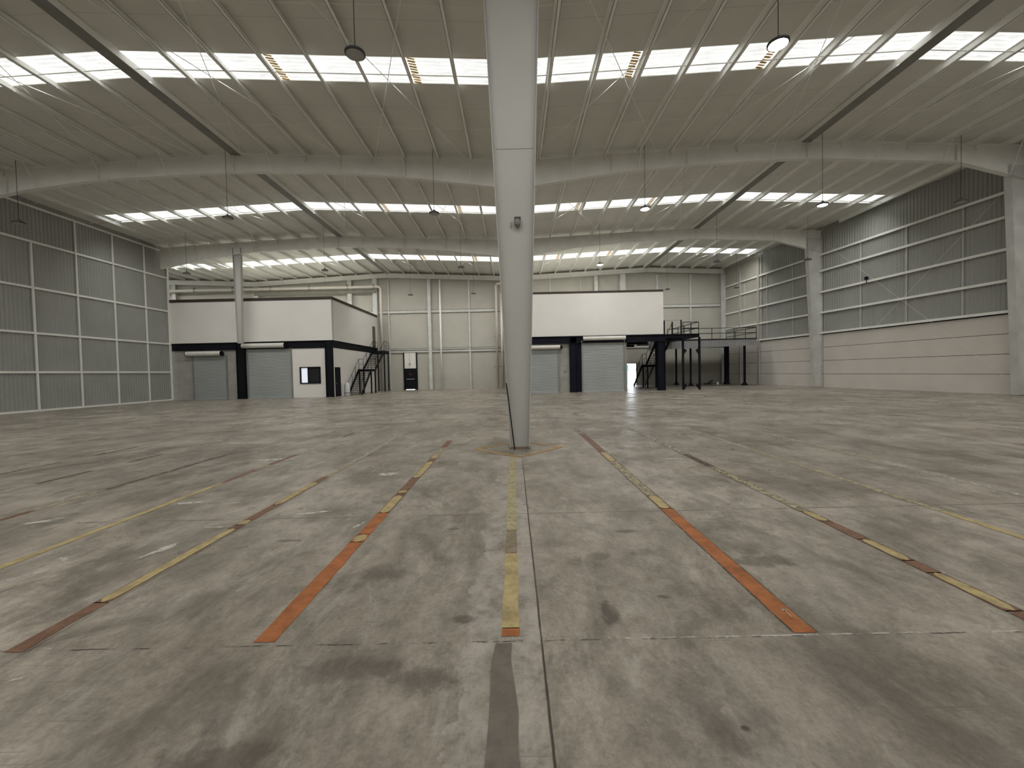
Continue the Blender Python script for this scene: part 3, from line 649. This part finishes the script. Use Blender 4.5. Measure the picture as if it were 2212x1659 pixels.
# beige lined stretch near the far corner
m = MB(); a0, a1 = rwp(38.65, .05), rwp(44.3, .05)
m.hexa([(a0[0]-.01, a0[1], 4.22), (a0[0]+.03, a0[1], 4.22), (a1[0]+.03, a1[1], 4.22), (a1[0]-.01, a1[1], 4.22), (a0[0]-.01, a0[1], 11.95), (a0[0]+.03, a0[1], 11.95), (a1[0]+.03, a1[1], 11.95), (a1[0]-.01, a1[1], 11.95)])
m.build('beige_lining', ENDM, wr_)['label'] = 'beige lined stretch'
for y in (39.0, 41.7):
    x = wallx(y)-.1; MB().box(x-.08, x+.05, y-.14, y+.14, 0.02, 11.8).build('wall_post', COLUMN, wr_)
def wp(y, z, off=.16): return (wallx(y)-off, y, z)
o = thing('cross_brace', wp(26, 5.8), 'long thin crossed bracing rods on the right wall between two columns', 'bracing')
rod(wp(31.6, 10.8), wp(20.6, .55), .007).build('rod', BEAM, o); rod(wp(20.8, 10.4), wp(31.6, .6), .007).build('rod', BEAM, o)
o = MB().box(wallx(28.3)-.28, wallx(28.3)-.14, 28.22, 28.38, 7.36, 7.56).tube([wp(28.3, 7.36, .2), wp(28.3, 7.16, .2)], .02, 6).build('wall_speaker', BLACK, loc=wp(28.3, 7.3, .2))
tag(o, 'small black box clipped to a rail high on the right wall', 'fixture')

# ------------------------------------------------------------------ end wall with its exit doors
EW = 44.4
m = MB(); D1 = (-11.55, -10.22, 2.27); D2 = (12.15, 13.16, 2.28)
for x0, x1, z0, z1 in ((-42.0, 12.15, 0, 12.8), (12.15, 13.16, 2.28, 12.8), (13.16, 23.2, 0, 12.8)):
    m.box(x0, x1, EW, EW+.2, z0, z1)
we = struct('wall_end', m, ENDM, 'beige panelled far end wall')
for z, h_ in ((8.25, .22), (4.26, .10), (4.05, .16)):
    MB().box(-27, 22.7, EW-.14, EW, z-h_/2, z+h_/2).build('wall_rail', STUD, we)
MB().tube([(-27, EW-.2, 8.42), (22.6, EW-.2, 8.42)], .02, 6).build('conduit', GREYBOX, we)
MB().tube([(-13.5, EW-.22, 4.40), (22.6, EW-.22, 4.40)], .028, 6).build('conduit', GREYBOX, we)
for x in (-12.4, -9.6, -6.2, -3.4): MB().box(x-.04, x+.04, EW-.26, EW-.16, 4.38, 4.47).build('conduit_box', GREYBOX, we)
for x, w_ in ((-13.0, .05), (-4.49, .085), (4.1, .05), (7.3, .05), (15.4, .11), (18.9, .08)):
    MB().box(x-w_, x+w_, EW-.16, EW, 0, 11.6).build('wall_stud', STUD, we)
def wcol(x, w_, label, z1=None, dp=.3):
    c = thing('wall_column', (x, EW-.1, 0), label, 'column', 'white columns along the end wall')
    z1 = z1 or ztop(x)-.5
    MB().box(x-w_/2, x+w_/2, EW-.10-dp, EW-.09-dp+.012, 0.02, z1).box(x-w_/2, x+w_/2, EW-.10, EW-.085, .02, z1).build('flange', STUD, c)
    MB().box(x-.006, x+.006, EW-.08-dp, EW-.10, .02, z1).build('web', STUD, c)
    MB().box(x-w_/2-.04, x+w_/2+.04, EW-.14-dp, EW-.06, 0, .02).build('base_plate', GREYBOX, c)
wcol(-17.0, .43, 'white column on the end wall behind the left office block, left one')
wcol(-14.35, .46, 'white column on the end wall just beyond the left office block')
wcol(-8.67, .33, 'white column on the end wall right of the black exit door')
wcol(.1, .5, 'white column on the end wall hidden behind the central column')
wcol(8.92, .36, 'left of two white columns showing above the right office block')
wcol(11.72, .6, 'wider of two white columns showing above the right office block')
wcol(22.25, .5, 'white corner column where the end wall meets the right wall')
wcol(-26.9, .5, 'white column on the end wall under the left roof valley')
wcol(-35.5, .4, 'white column on the end wall of the far left recess')
# drain pipes
def pipe(pts, r, label, brackets=()):
    o = thing('drain_pipe', (pts[-1][0], pts[-1][1], 0), label, 'pipe', 'cream pipes on the end wall')
    MB().tube(pts, r, 14).build('pipe_run', PIPEM, o, smooth=True)
    for z in brackets:
        MB().box(pts[-1][0]-.30, pts[-1][0]+.30, EW-.30, EW-.27, z-.02, z+.02).build('bracket', BLACK, o)
    return o
def bend(a, c, b2, r=.3, k=6):
    a, c, b2 = Vector(a), Vector(c), Vector(b2); p, q = c + (a-c).normalized()*r, c + (b2-c).normalized()*r
    return [a] + [(p*(1-t)**2 + c*2*t*(1-t) + q*t*t) for t in [i/k for i in range(k+1)]] + [b2]
o = pipe(bend((-40.5, 43.6, 10.85), (-13.6, 43.6, 10.85), (-13.6, 43.6, 0.02)), .14, 'cream drain pipe running level over the left office block then down to the floor')
for x in (-33, -29, -25, -21, -17, -14.3): MB().box(x-.02, x+.02, 43.44, 43.76, 10.68, 11.12).build('bracket', GREYBOX, o)
pipe(bend((-.3, 43.75, 10.9), (-1.6, 43.75, 10.9), (-1.6, 43.75, 0.02)), .13, 'left of two cream downpipes beside the central column', (2.3, 5.5))
pipe([(-1.07, 43.75, 9.9), (-1.07, 43.75, 0.02)], .13, 'right of two cream downpipes beside the central column', (2.3, 5.5))
o = MB().tube([(-7.5, EW-.44, 11.5), (-7.5, EW-.44, .02)], .095, 12).build('riser_pipe', GIRT, loc=(-7.5, EW-.3, 0), smooth=True)
tag(o, 'thin white vertical pipe on the end wall right of the exit door', 'pipe')
# band beam behind left office block, its shade put into the dark colour
tag(MB().box(-27, -14.2, EW-.5, EW-.42, 10.28, 10.62).build('wall_beam', BANDM, loc=(-20, EW-.4, 10.3)), 'grey horizontal beam, darkened for shade, high on the end wall behind the left office block', 'beam')
# black exit door
o = thing('door_1', (-10.9, EW, 0), 'black exit door with a push bar under a white overhead panel', None); o['kind'] = 'structure'; o.pop('category', None)
MB().box(-11.62, -11.50, EW-.16, EW, 0, 3.97).box(-10.27, -10.15, EW-.16, EW, 0, 3.97).build('door_frame', BLACK, o)
lf = MB().box(-11.50, -10.27, EW-.08, EW-.02, 0.05, 2.27).build('door_leaf', BLACK, o)
MB().box(-11.50, -10.27, EW-.10, EW-.01, 2.29, 3.95).build('transom_panel', PLASTER, o)
MB().box(-11.35, -10.47, EW-.16, EW-.10, 1.12, 1.18).build('push_bar', CHROME, lf)
MB().box(-11.02, -10.9, EW-.087, EW-.083, 1.62, 1.70).box(-10.86, -10.74, EW-.087, EW-.083, 1.60, 1.66).box(-10.98, -10.92, EW-.087, EW-.083, 1.72, 1.78).build('red_notice', RED, lf)
MB().box(-11.40, -10.45, EW-.09, EW-.085, 0.0, .075).build('daylight_gap', emis('daylight_under_door', (1, 1, 1), 1.2), o)['label'] = 'bright gap of daylight under the door'
tag(MB().tube([(-10.92, EW-.2, 3.9), (-10.92, EW-.2, 2.85)], .012, 6).lathe(-10.92, EW-.2, [(.02, 2.86), (.10, 2.80), (.11, 2.74), (.02, 2.73)], 12).build('hanging_fixture', GREYBOX, loc=(-10.92, EW-.2, 2.7)), 'small fixture hanging on a cord above the black exit door', 'fixture')
# open doorway on the right
o = thing('door_2', (12.65, EW, 0), 'open exit doorway letting bright daylight in', None); o['kind'] = 'structure'; o.pop('category', None)
MB().box(12.09, 12.15, EW-.04, EW+.2, 0, 2.34).box(13.16, 13.22, EW-.04, EW+.2, 0, 2.34).box(12.09, 13.22, EW-.04, EW+.2, 2.28, 2.34).build('door_frame', BLACK, o)
lf = MB().box(13.10, 13.15, EW+.2, EW+1.15, .01, 2.26).build('door_leaf', PLASTER, o)
# something blue outdoors, seen through the doorway
tag(MB().box(12.62, 12.84, 46.3, 46.36, 1.5, 2.2).box(12.7, 12.76, 46.33, 46.38, 0, 1.5).build('outdoor_sign', plain('blue_sign_paint', (0.03, 0.32, 0.62), .5), loc=(12.73, 46.33, -.02)), 'small blue board outside, seen through the open doorway', 'sign')
m = MB().box(-42.2, 29.5, YB-.2, YB, 0, 12.8); struct('wall_rear', m, SHEET, 'rear wall behind the camera')

# ------------------------------------------------------------------ roller shutters
def shutter(name, xa, xb, y, zt, dz0, dz1, dxa, dxb, label, mat=SHUT):
    s = thing(name, ((xa+xb)/2, y, 0), label, 'roller shutter', 'grey roller shutters')
    m = MB(); z = .06; p = .085
    vs = []; 
    while z < zt:
        vs += [(xa, y-.004, z), (xb, y-.004, z), (xa, y-.022, z+.02), (xb, y-.022, z+.02), (xa, y-.022, z+.06), (xb, y-.022, z+.06)]; z += p
    m.add(vs, [(2*i, 2*i+1, 2*i+3, 2*i+2) for i in range(len(vs)//2-1)])
    m.build('curtain', mat, s)
    for x in (xa, xb):
        MB().box(x-.05, x+.05, y-.07, y+.03, 0, zt+.05).build('guide_rail', GREYBOX, s)
    MB().box(xa+.05, xb-.05, y-.06, y+.0, .005, .075).build('bottom_bar', BARM, s)
    r = (dz1-dz0)/2; zc = (dz0+dz1)/2; yc = y - .10 - r*.4
    MB().tube([(dxa, yc, zc), (dxb, yc, zc)], r, 20).build('hood', DRUM, s, smooth=False)
    MB().tube([(dxb, yc, zc), (dxb+.05, yc, zc)], r*1.06, 20).box(dxb+.05, dxb+.17, yc-.07, yc+.07, zc-.16, zc+.10).build('end_bracket', BLACK, s)
    MB().tube([(dxa-.05, yc, zc), (dxa, yc, zc)], r*1.06, 20).build('end_bracket', BLACK, s)
    return s

# ------------------------------------------------------------------ left office block
LY, LX0, LX1 = 33.0, VL-.1, -14.2
ob = thing('office_block', (-20.6, LY, 0), 'two-storey white office block on black steel beams at the left', 'office block')
MB().box(LX0, LX1, LY+.02, LY+.14, 4.50, 7.72).box(LX1-.12, LX1, LY+.14, 42.45, 4.50, 7.72).box(LX1-.12, LX1, 43.45, 44.1, 4.5, 7.72).box(LX1-.12, LX1, 42.45, 43.45, 6.65, 7.72).build('upper_wall', PLASTER, ob)
MB().box(LX1-.05, LX1-.03, 42.45, 43.45, 4.5, 6.65).build('upper_doorway', RUST, ob)['label'] = 'brown upper doorway'
MB().box(LX1-.02, LX1+.012, LY+.0, LY+.03, 4.48, 7.72).box(LX1-.0, LX1+.012, LY+.22, LY+.235, 4.48, 7.72).build('corner_seam', GREYBOX, ob)
MB().box(LX0, LX1+.05, LY-.03, LY+.17, 7.72, 7.93).box(LX1-.15, LX1+.05, LY+.17, 44.1, 7.72, 7.93).build('coping', BROWN, ob)
MB().box(LX0, LX1-.15, LY+.17, 44.0, 7.6, 7.7).build('flat_roof', SHEET, ob)
MB().box(LX0, LX1+.02, LY-.02, LY+.2, 3.90, 3.93).box(LX0, LX1+.02, LY-.02, LY+.2, 4.44, 4.47).box(LX0, LX1, LY+.06, LY+.10, 3.92, 4.45).build('floor_beam', BLACK, ob)
MB().box(LX1-.2, LX1+.02, LY+.2, 44.0, 3.90, 3.93).box(LX1-.2, LX1+.02, LY+.2, 44.0, 4.44, 4.47).box(LX1-.08, LX1-.04, LY+.1, 44.0, 3.92, 4.45).build('floor_beam', BLACK, ob)
MB().box(LX0, LX1-.2, LY+.2, 44.0, 4.35, 4.48).build('upper_floor', GREYBOX, ob)
for x0, x1 in ((-21.75, -21.12), (-14.75, -14.18)):
    MB().box(x0, x0+.03, LY-.24, LY+.0, 0, 4.4).box(x1-.03, x1, LY-.24, LY, 0, 4.4).box(x0, x1, LY-.14, LY-.10, 0, 4.4).box(x0-.03, x1+.03, LY-.27, LY+.0, 0, .03).build('steel_post', BLACK, ob)
MB().box(LX0, -25.4, LY+.10, LY+.22, 0, 3.92).box(-22.7, -21.12, LY+.10, LY+.22, 0, 3.92).box(-25.4, -22.7, LY+.10, LY+.22, 3.42, 3.92).box(-21.12, -17.5, LY+.10, LY+.22, 3.9, 4.0).build('block_wall', BLOCK, ob)['label'] = 'bare grey cement wall'
MB().box(-17.5, -16.87, LY+.04, LY+.16, 0, 3.92).box(-15.27, -14.7, LY+.04, LY+.16, 0, 3.92).box(-16.87, -15.27, LY+.04, LY+.16, 0, 1.11).box(-16.87, -15.27, LY+.04, LY+.16, 2.40, 3.92).build('lower_wall', PLASTER, ob)
MB().box(LX1-.12, LX1, LY+.0, LY+.2, 0, 3.9).box(LX1-.12, LX1, 34.28, 44.0, 0, 3.9).box(LX1-.12, LX1, LY+.2, 34.28, 2.36, 3.9).build('side_wall', PLASTER, ob)
wf = MB().box(-16.89, -16.79, LY-.02, LY+.12, 1.09, 2.42).box(-15.35, -15.25, LY-.02, LY+.12, 1.09, 2.42).box(-16.89, -15.25, LY-.02, LY+.12, 1.09, 1.17).box(-16.89, -15.25, LY-.02, LY+.12, 2.34, 2.42).box(-16.28, -16.22, LY, LY+.1, 1.15, 2.36).build('window_frame', BLACK, ob)
MB().box(-16.22, -15.34, LY+.06, LY+.07, 1.16, 2.35).build('pane', GLASSD, wf)
MB().box(-16.79, -16.28, LY+.06, LY+.07, 1.16, 2.35).build('pane', WINLIT, wf)['label'] = 'pane lit by daylight beyond'
sd = MB().box(LX1-.08, LX1+.02, LY+.2, 34.26, 0.01, 2.36).build('door', BLACK, ob); sd['label'] = 'black side door'
MB().box(LX1+.02, LX1+.06, 33.35, 33.41, 1.0, 1.08).build('handle', GREYBOX, sd)
for z in (1.3, 2.55): pass
for a_, b_2, z_ in ((LX0, -25.45, 3.1), (LX0, -25.45, 1.2), (-22.6, -21.8, 3.1), (-22.6, -21.8, 2.15), (-22.6, -21.8, 1.1)): MB().box(a_, b_2, LY+.095, LY+.10, z_, z_+.02).build('block_joint', GREYBOX, ob)
shutter('roller_shutter', -25.38, -22.72, LY+.08, 3.42, 3.44, 3.82, -25.75, -23.0, 'narrow grey roller shutter at the far left, closed under its cream hood')
shutter('roller_shutter', -21.02, -17.52, LY+.06, 3.9, 3.98, 4.36, -21.3, -17.95, 'wide grey roller shutter between the black posts of the left office block')
# wrapped cylinder by the left stairs
o = thing('wrapped_drum', (-13.75, 34.4, 0), 'white plastic-wrapped cylinder standing at the foot of the left stairs', 'drum')
MB().lathe(-13.72, 34.4, [(.20, 0), (.22, .05), (.215, .9), (.17, 1.02), (.10, 1.07)], 20).build('body', PLASTIC, o, smooth=True)
MB().box(-14.12, -13.96, 34.3, 34.45, 0, 1.08).build('side_board', PLASTER, o)
MB().lathe(-13.72, 34.4, [(.223, .20), (.225, .21), (.225, .27), (.223, .28)], 20).build('band', GREYBOX, o)

# ------------------------------------------------------------------ stairs
def stairs(label, x0, x1, y0, y1, z1, y2, y3, z3, ytop, rails, posts, toprail=True):
    """two flights along Y: (y0,0)->(y1,z1), landing y1..y2, (y2,z1)->(y3,z3), upper landing y3..ytop"""
    cx = (x0+x1)/2; s = thing('staircase', (cx, y0, 0), label, 'staircase', 'black steel staircases')
    sg = 1 if y1 > y0 else -1
    for x in (x0, x1):
        m = MB()
        for (ya, za, yb, zb) in ((y0, .02, y1, z1), (y2, z1, y3, z3)):
            a, b2 = Vector((x, ya, za+.02)), Vector((x, yb, zb-.02))
            m.bar(a, b2, .05, .24)
        m.box(x-.025, x+.025, min(y1, y2)-.05, max(y1, y2)+.05, z1-.2, z1+.02)
        m.build('stringer', BLACK, s)
    for (ya, za, yb, zb) in ((y0, 0, y1, z1), (y2, z1, y3, z3)):
        k = int(round((zb-za)/.185)); 
        for i in range(1, k):
            t = i/k; y = ya + (yb-ya)*t; z = za + (zb-za)*t
            MB().box(x0+.03, x1-.03, y-.11, y+.11, z-.02, z+.012).build('tread', BLACK, s)
    MB().box(x0, x1, min(y1, y2), max(y1, y2), z1-.05, z1).build('landing', BLACK, s)
    for ye in (min(y1, y2), max(y1, y2)-.05): MB().box(x0, x1, ye, ye+.05, z1-.2, z1).build('landing_edge', BLACK, s)
    if ytop is not None:
        MB().box(x0-.05, x1+.05, min(y3, ytop), max(y3, ytop), z3-.28, z3).build('landing', BLACK, s)
    for (x, y, z) in posts:
        MB().box(x-.05, x+.05, y-.05, y+.05, 0, z).box(x-.09, x+.09, y-.09, y+.09, 0, .015).build('leg', BLACK, s)
    for x in rails:
        m = MB(); rh = .95; r = .02
        segs = [((y0, .15), (y1, z1)), ((y1, z1), (y2, z1)), ((y2, z1), (y3, z3))] + ([((y3, z3), (ytop, z3))] if ytop is not None and toprail else [])
        for (a, b2) in segs:
            m.tube([(x, a[0], a[1]+rh), (x, b2[0], b2[1]+rh)], r, 6)
            if a[1] == b2[1]: m.tube([(x, a[0], a[1]+.5), (x, b2[0], b2[1]+.5)], r*.8, 6)
            L = abs(b2[0]-a[0]); k = max(1, int(round(L/.95)))
            for i in range(k+1):
                t = i/k; y = a[0]+(b2[0]-a[0])*t; z = a[1]+(b2[1]-a[1])*t
                m.tube([(x, y, z), (x, y, z+rh)], r, 6)
        m.build('handrail', BLACK, s)
    return s
stairs('black steel stairs climbing the side of the left office block', -13.98, -12.85, 35.3, 37.85, 2.2, 39.0, 41.8, 4.08, 43.3, (-13.98, -12.85),
       [(-13.98, 37.95, 2.1), (-12.9, 37.9, 2.1), (-12.9, 39.0, 2.1), (-13.98, 39.0, 2.1), (-12.9, 41.9, 3.8), (-12.9, 43.2, 3.8), (-13.95, 43.2, 3.8)])
stairs('black steel stairs behind the right office block, beside the open doorway', 11.72, 12.78, 40.5, 37.75, 2.05, 36.6, 33.5, 4.28, None, (11.72, 12.78),
       [(11.78, 37.75, 2.0), (11.78, 36.5, 2.0), (12.8, 37.4, 2.0), (12.8, 36.6, 2.0)])

# ------------------------------------------------------------------ right office block
RY, RX0, RX1 = 32.2, .62, 11.66
rb = thing('office_block', (6.1, RY, 0), 'white upper-storey office block on black steel, right of the central column', 'office block')
MB().box(RX0, RX1, RY, RY+.12, 4.34, 7.60).box(RX1-.12, RX1, RY+.12, 43.8, 4.34, 7.60).box(RX0, RX0+.12, RY+.12, 43.8, 4.34, 7.60).build('upper_wall', PLASTER, rb)
MB().box(RX0, RX1, RY-.03, RY+.15, 7.60, 7.75).build('coping', BROWN, rb)
MB().box(RX0, RX1, RY+.15, 43.8, 7.45, 7.58).build('flat_roof', SHEET, rb)
MB().box(RX0, 14.4, RY-.14, RY+.08, 3.78, 3.81).box(RX0, 14.4, RY-.14, RY+.08, 4.28, 4.31).box(RX0, 11.8, RY-.04, RY+.0, 3.80, 4.30).box(11.8, 14.4, RY-.04, RY+.0, 4.04, 4.30).build('floor_beam', NAVY, rb)
MB().box(RX0, 11.66, RY+.1, 43.8, 4.27, 4.33).build('upper_floor', BLACK, rb)
for x in (8.95, 9.7, 10.45, 11.2): MB().box(x-.06, x+.06, RY+.1, 43.7, 3.98, 4.26).build('joist', NAVY, rb)
for y in (35.8, 39.8): MB().box(8.9, 11.6, y, y+.15, 3.8, 4.26).build('cross_joist', NAVY, rb)
MB().box(4.38, 4.44, RY-.16, RY+.12, 0, 4.2).box(4.92, 4.98, RY-.16, RY+.12, 0, 4.2).box(4.38, 4.98, RY-.04, RY, 0, 4.2).box(4.98, 5.27, RY+.04, RY+.1, 0, 4.2).build('steel_post', NAVY, rb)
MB().box(11.17, 11.20, RY-.16, RY+.16, 0, 3.8).box(11.70, 11.73, RY-.16, RY+.16, 0, 3.8).box(11.17, 11.73, RY-.02, RY+.02, 0, 3.8).box(11.13, 11.77, RY-.2, RY+.2, 0, .03).build('steel_post', NAVY, rb)
MB().box(12.65, 12.95, 36.9, 37.1, 0, 4.0).build('steel_post', NAVY, rb)
MB().box(3.62, 4.38, RY+.08, RY+.2, 0, 3.8).box(RX0, 3.62, RY+.08, RY+.2, 3.36, 3.8).build('block_wall', BLOCK, rb)['label'] = 'bare grey cement wall'
MB().box(8.72, 8.84, RY+.12, 43.8, 0, 4.2).build('inner_wall', BLOCK, rb)
MB().box(RX0, 8.7, 33.6, 33.7, 0, 4.2).build('inner_wall', BLOCK, rb)
for z_ in (1.0, 2.02, 3.05): MB().box(3.64, 4.36, RY+.075, RY+.08, z_, z_+.02).build('block_joint', GREYBOX, rb)
fc = bpy.data.curves.new('painted_number', 'FONT'); fc.body = '37'; fc.size = .22; fc.extrude = .002
t0_ = bpy.data.objects.new('text', fc); C.objects.link(t0_); bpy.context.view_layer.update()
nm = bpy.data.meshes.new_from_object(t0_); nm.materials.clear(); nm.materials.append(BLACK); bpy.data.objects.remove(t0_); bpy.data.curves.remove(fc)
tx = bpy.data.objects.new('painted_number', nm); C.objects.link(tx); tx.parent = rb; tx.location = Vector((3.93, RY+.07, 1.50)) - Vector(rb.location); tx.rotation_euler = (math.radians(90), 0, 0)
tx['label'] = 'black painted number 37'
shutter('roller_shutter', .9, 3.56, RY+.04, 3.32, 3.35, 3.66, .8, 3.66, 'narrow grey roller shutter directly right of the central column')
shutter('roller_shutter', 5.36, 8.63, RY+.02, 3.92, 3.95, 4.27, 5.42, 8.68, 'wide grey roller shutter in the middle of the right office block')

# landing, walkway and mezzanine deck beyond
mz = thing('mezzanine', (17, 38, 0), 'black steel mezzanine deck with corrugated fascia and railing near the right wall', 'mezzanine')
MB().box(12.82, 14.42, RY+.1, 37.7, 4.06, 4.30).box(11.66, 12.85, RY+.1, 33.5, 4.06, 4.30).build('walkway', BLACK, mz)
FX1 = 22.0
MB().box(12.9, FX1, 37.75, 43.3, 4.12, 4.22).build('deck', BLACK, mz)
fm_ = MB(); fm_.corr((12.3, 37.72), (FX1, 37.72), 3.5, 4.22, .18, .04, nrm=(0, -1))
# fascia grows deeper towards the left
fm_.v = [(x, y, (z if z > 4 else 3.36 + .27*(x-12.3)/(FX1-12.3))) for x, y, z in fm_.v]
fm_.build('fascia', CORRB, mz)['label'] = 'grey corrugated fascia'
MB().box(12.3, FX1+.02, 37.60, 37.75, 4.20, 4.26).build('edge_angle', BLACK, mz)
for y in (38.3, 42.4): MB().box(14.0, FX1-.05, y-.08, y+.08, 3.72, 4.1).build('deck_beam', BLACK, mz)
for x in (14.2, 16.7, 18.9, 21.1): MB().box(x-.06, x+.06, 38.0, 43.2, 3.85, 4.1).build('deck_beam', BLACK, mz)
for x, y, w_ in ((16.7, 39.2, .14), (21.2, 38.2, .15), (16.6, 42.4, .14), (21.2, 41.4, .34)):
    MB().box(x-w_/2, x+w_/2, y-w_/2, y+w_/2, 0, 3.9).hexa([(x-.22, y-.22, 0), (x+.22, y-.22, 0), (x+.22, y+.22, 0), (x-.22, y+.22, 0), (x-w_/2, y-w_/2, .3), (x+w_/2, y-w_/2, .3), (x+w_/2, y+w_/2, .3), (x-w_/2, y+w_/2, .3)]).build('leg', BLACK, mz)
for x, sgn in ((13.14, 1), (14.40, -1)):
    m = MB().box(x-.07, x+.07, RY-.06, RY+.06, 0, 4.06)
    for z in (.25, 2.95):
        s0 = x + sgn*.07
        m.add([(s0, RY-.05, z-.2), (s0, RY+.05, z-.2), (s0, RY-.05, z+.25), (s0, RY+.05, z+.25), (s0+sgn*.22, RY-.05, z+.1), (s0+sgn*.22, RY+.05, z+.1)], [(0, 2, 4), (1, 5, 3), (0, 4, 5, 1), (2, 3, 5, 4), (0, 1, 3, 2)])
    m.build('leg', BLACK, mz)
def rail(pts, zt, zm, name='railing', step=1.7, z0=4.26, r=.028):
    m = MB()
    for a, b2 in zip(pts[:-1], pts[1:]):
        for zz in (zt, zm): m.tube([(a[0], a[1], zz), (b2[0], b2[1], zz)], r, 6)
        L = (Vector(a)-Vector(b2)).length; k = max(1, int(round(L/step)))
        for i in range(k+1):
            p = Vector(a).lerp(Vector(b2), i/k); m.tube([(p.x, p.y, z0), (p.x, p.y, zt)], r, 6)
    return m.build(name, BLACK, mz)
rail([(14.0, 37.7), (FX1, 37.7)], 5.22, 4.76, step=1.9)
rail([(FX1, 37.7), (FX1, 43.0)], 5.22, 4.76, step=1.9)
rail([(14.40, RY+.1), (14.40, 37.7)], 5.22, 4.76, step=1.5)
rail([(13.20, RY+.1), (14.40, RY+.1)], 5.22, 4.76, step=.6)
m = MB().box(11.70, 11.78, RY+.02, RY+.10, 4.3, 5.38).box(13.0, 13.08, RY+.02, RY+.10, 4.3, 5.40).box(12.42, 12.50, RY+.3, RY+.38, 4.3, 5.3); m.tube([(11.74, RY+.06, 5.37), (13.04, RY+.06, 5.39)], .008, 6)
m.build('gate_post', BLACK, mz)
# clutter under the deck
o = MB().box(19.2, 19.9, 41.6, 42.0, 0, .12).bar((19.5, 41.8, .1), (20.0, 41.8, .42), .12, .12).build('scrap_timber', RUBBER, loc=(19.5, 41.8, 0))
tag(o, 'small dark heap of scrap on the floor under the mezzanine', 'scrap')
tag(MB().lathe(20.35, 41.5, [(.10, 0), (.12, .04), (.09, .22), (.03, .27)], 14).build('white_bucket', PLASTER, loc=(20.35, 41.5, 0)), 'small white tub on the floor under the mezzanine', 'bucket')

# ------------------------------------------------------------------ high-bay lamps
def lamp(lit):
    L = thing('high_bay_lamp', (0, 0, 0), 'x', 'lamp', 'hanging disc lamps')
    MB().lathe(0, 0, [(.205, -.02), (.235, 0), (.235, .035), (.20, .06), (.12, .075), (.10, .12), (.06, .15), (.02, .19)], 32).build('housing', LAMPG, L)
    MB().lathe(0, 0, [(.19, -.028), (.205, -.018)], 32).build('lens', LENSON if lit else LENSOFF, L)
    return L
off_proto = lamp(False); on_proto = lamp(True); PROTO = {True: on_proto, False: off_proto}; fresh = {True: True, False: True}
lamp_cols = [(-23.2, 'over by the left wall'), (-13.3, 'below the left ridge beam'), (-3.55, 'left of the central column'), (6.38, 'right of the central column'), (14.72, 'below the right ridge beam'), (21.2, 'over by the right wall')]
LIT = {(6.38, 10), (6.38, 20), (14.72, 20), (6.38, 30)}
rows = [(10.0, 9.2, 10, 'nearest row'), (19.85, 9.2, 20, 'second row'), (30.0, 9.2, 30, 'third row'), (39.5, 9.12, 40, 'farthest row')]
todo = []
for y, z, yr, rw_ in rows:
    for x, w_ in lamp_cols:
        if yr == 40 and x < -10: continue
        if yr == 10 and abs(x) > 13: continue
        if yr == 40 and x == 6.38: continue
        todo.append((x, y, z, (x, yr) in LIT, rw_, w_))
todo.append((-9.5, 39.5, 9.12, False, 'farthest row', 'beyond the left office block'))
placed = []
for x, y, z, lit, rw_, w_ in todo:
    if fresh[lit]: L = PROTO[lit]; fresh[lit] = False
    else: L = copy_tree(PROTO[lit])
    L.location = (x, y, z); L['label'] = '%s disc lamp on a cord, %s, %s' % ('glowing' if lit else 'unlit dark', rw_, w_)
    placed.append(L)
for L in placed:
    x, y, z = L.location
    MB().tube([(x, y, z+.18), (x, y, zsheet(x)+.01)], .009, 6).build('cord', RUBBER, L)
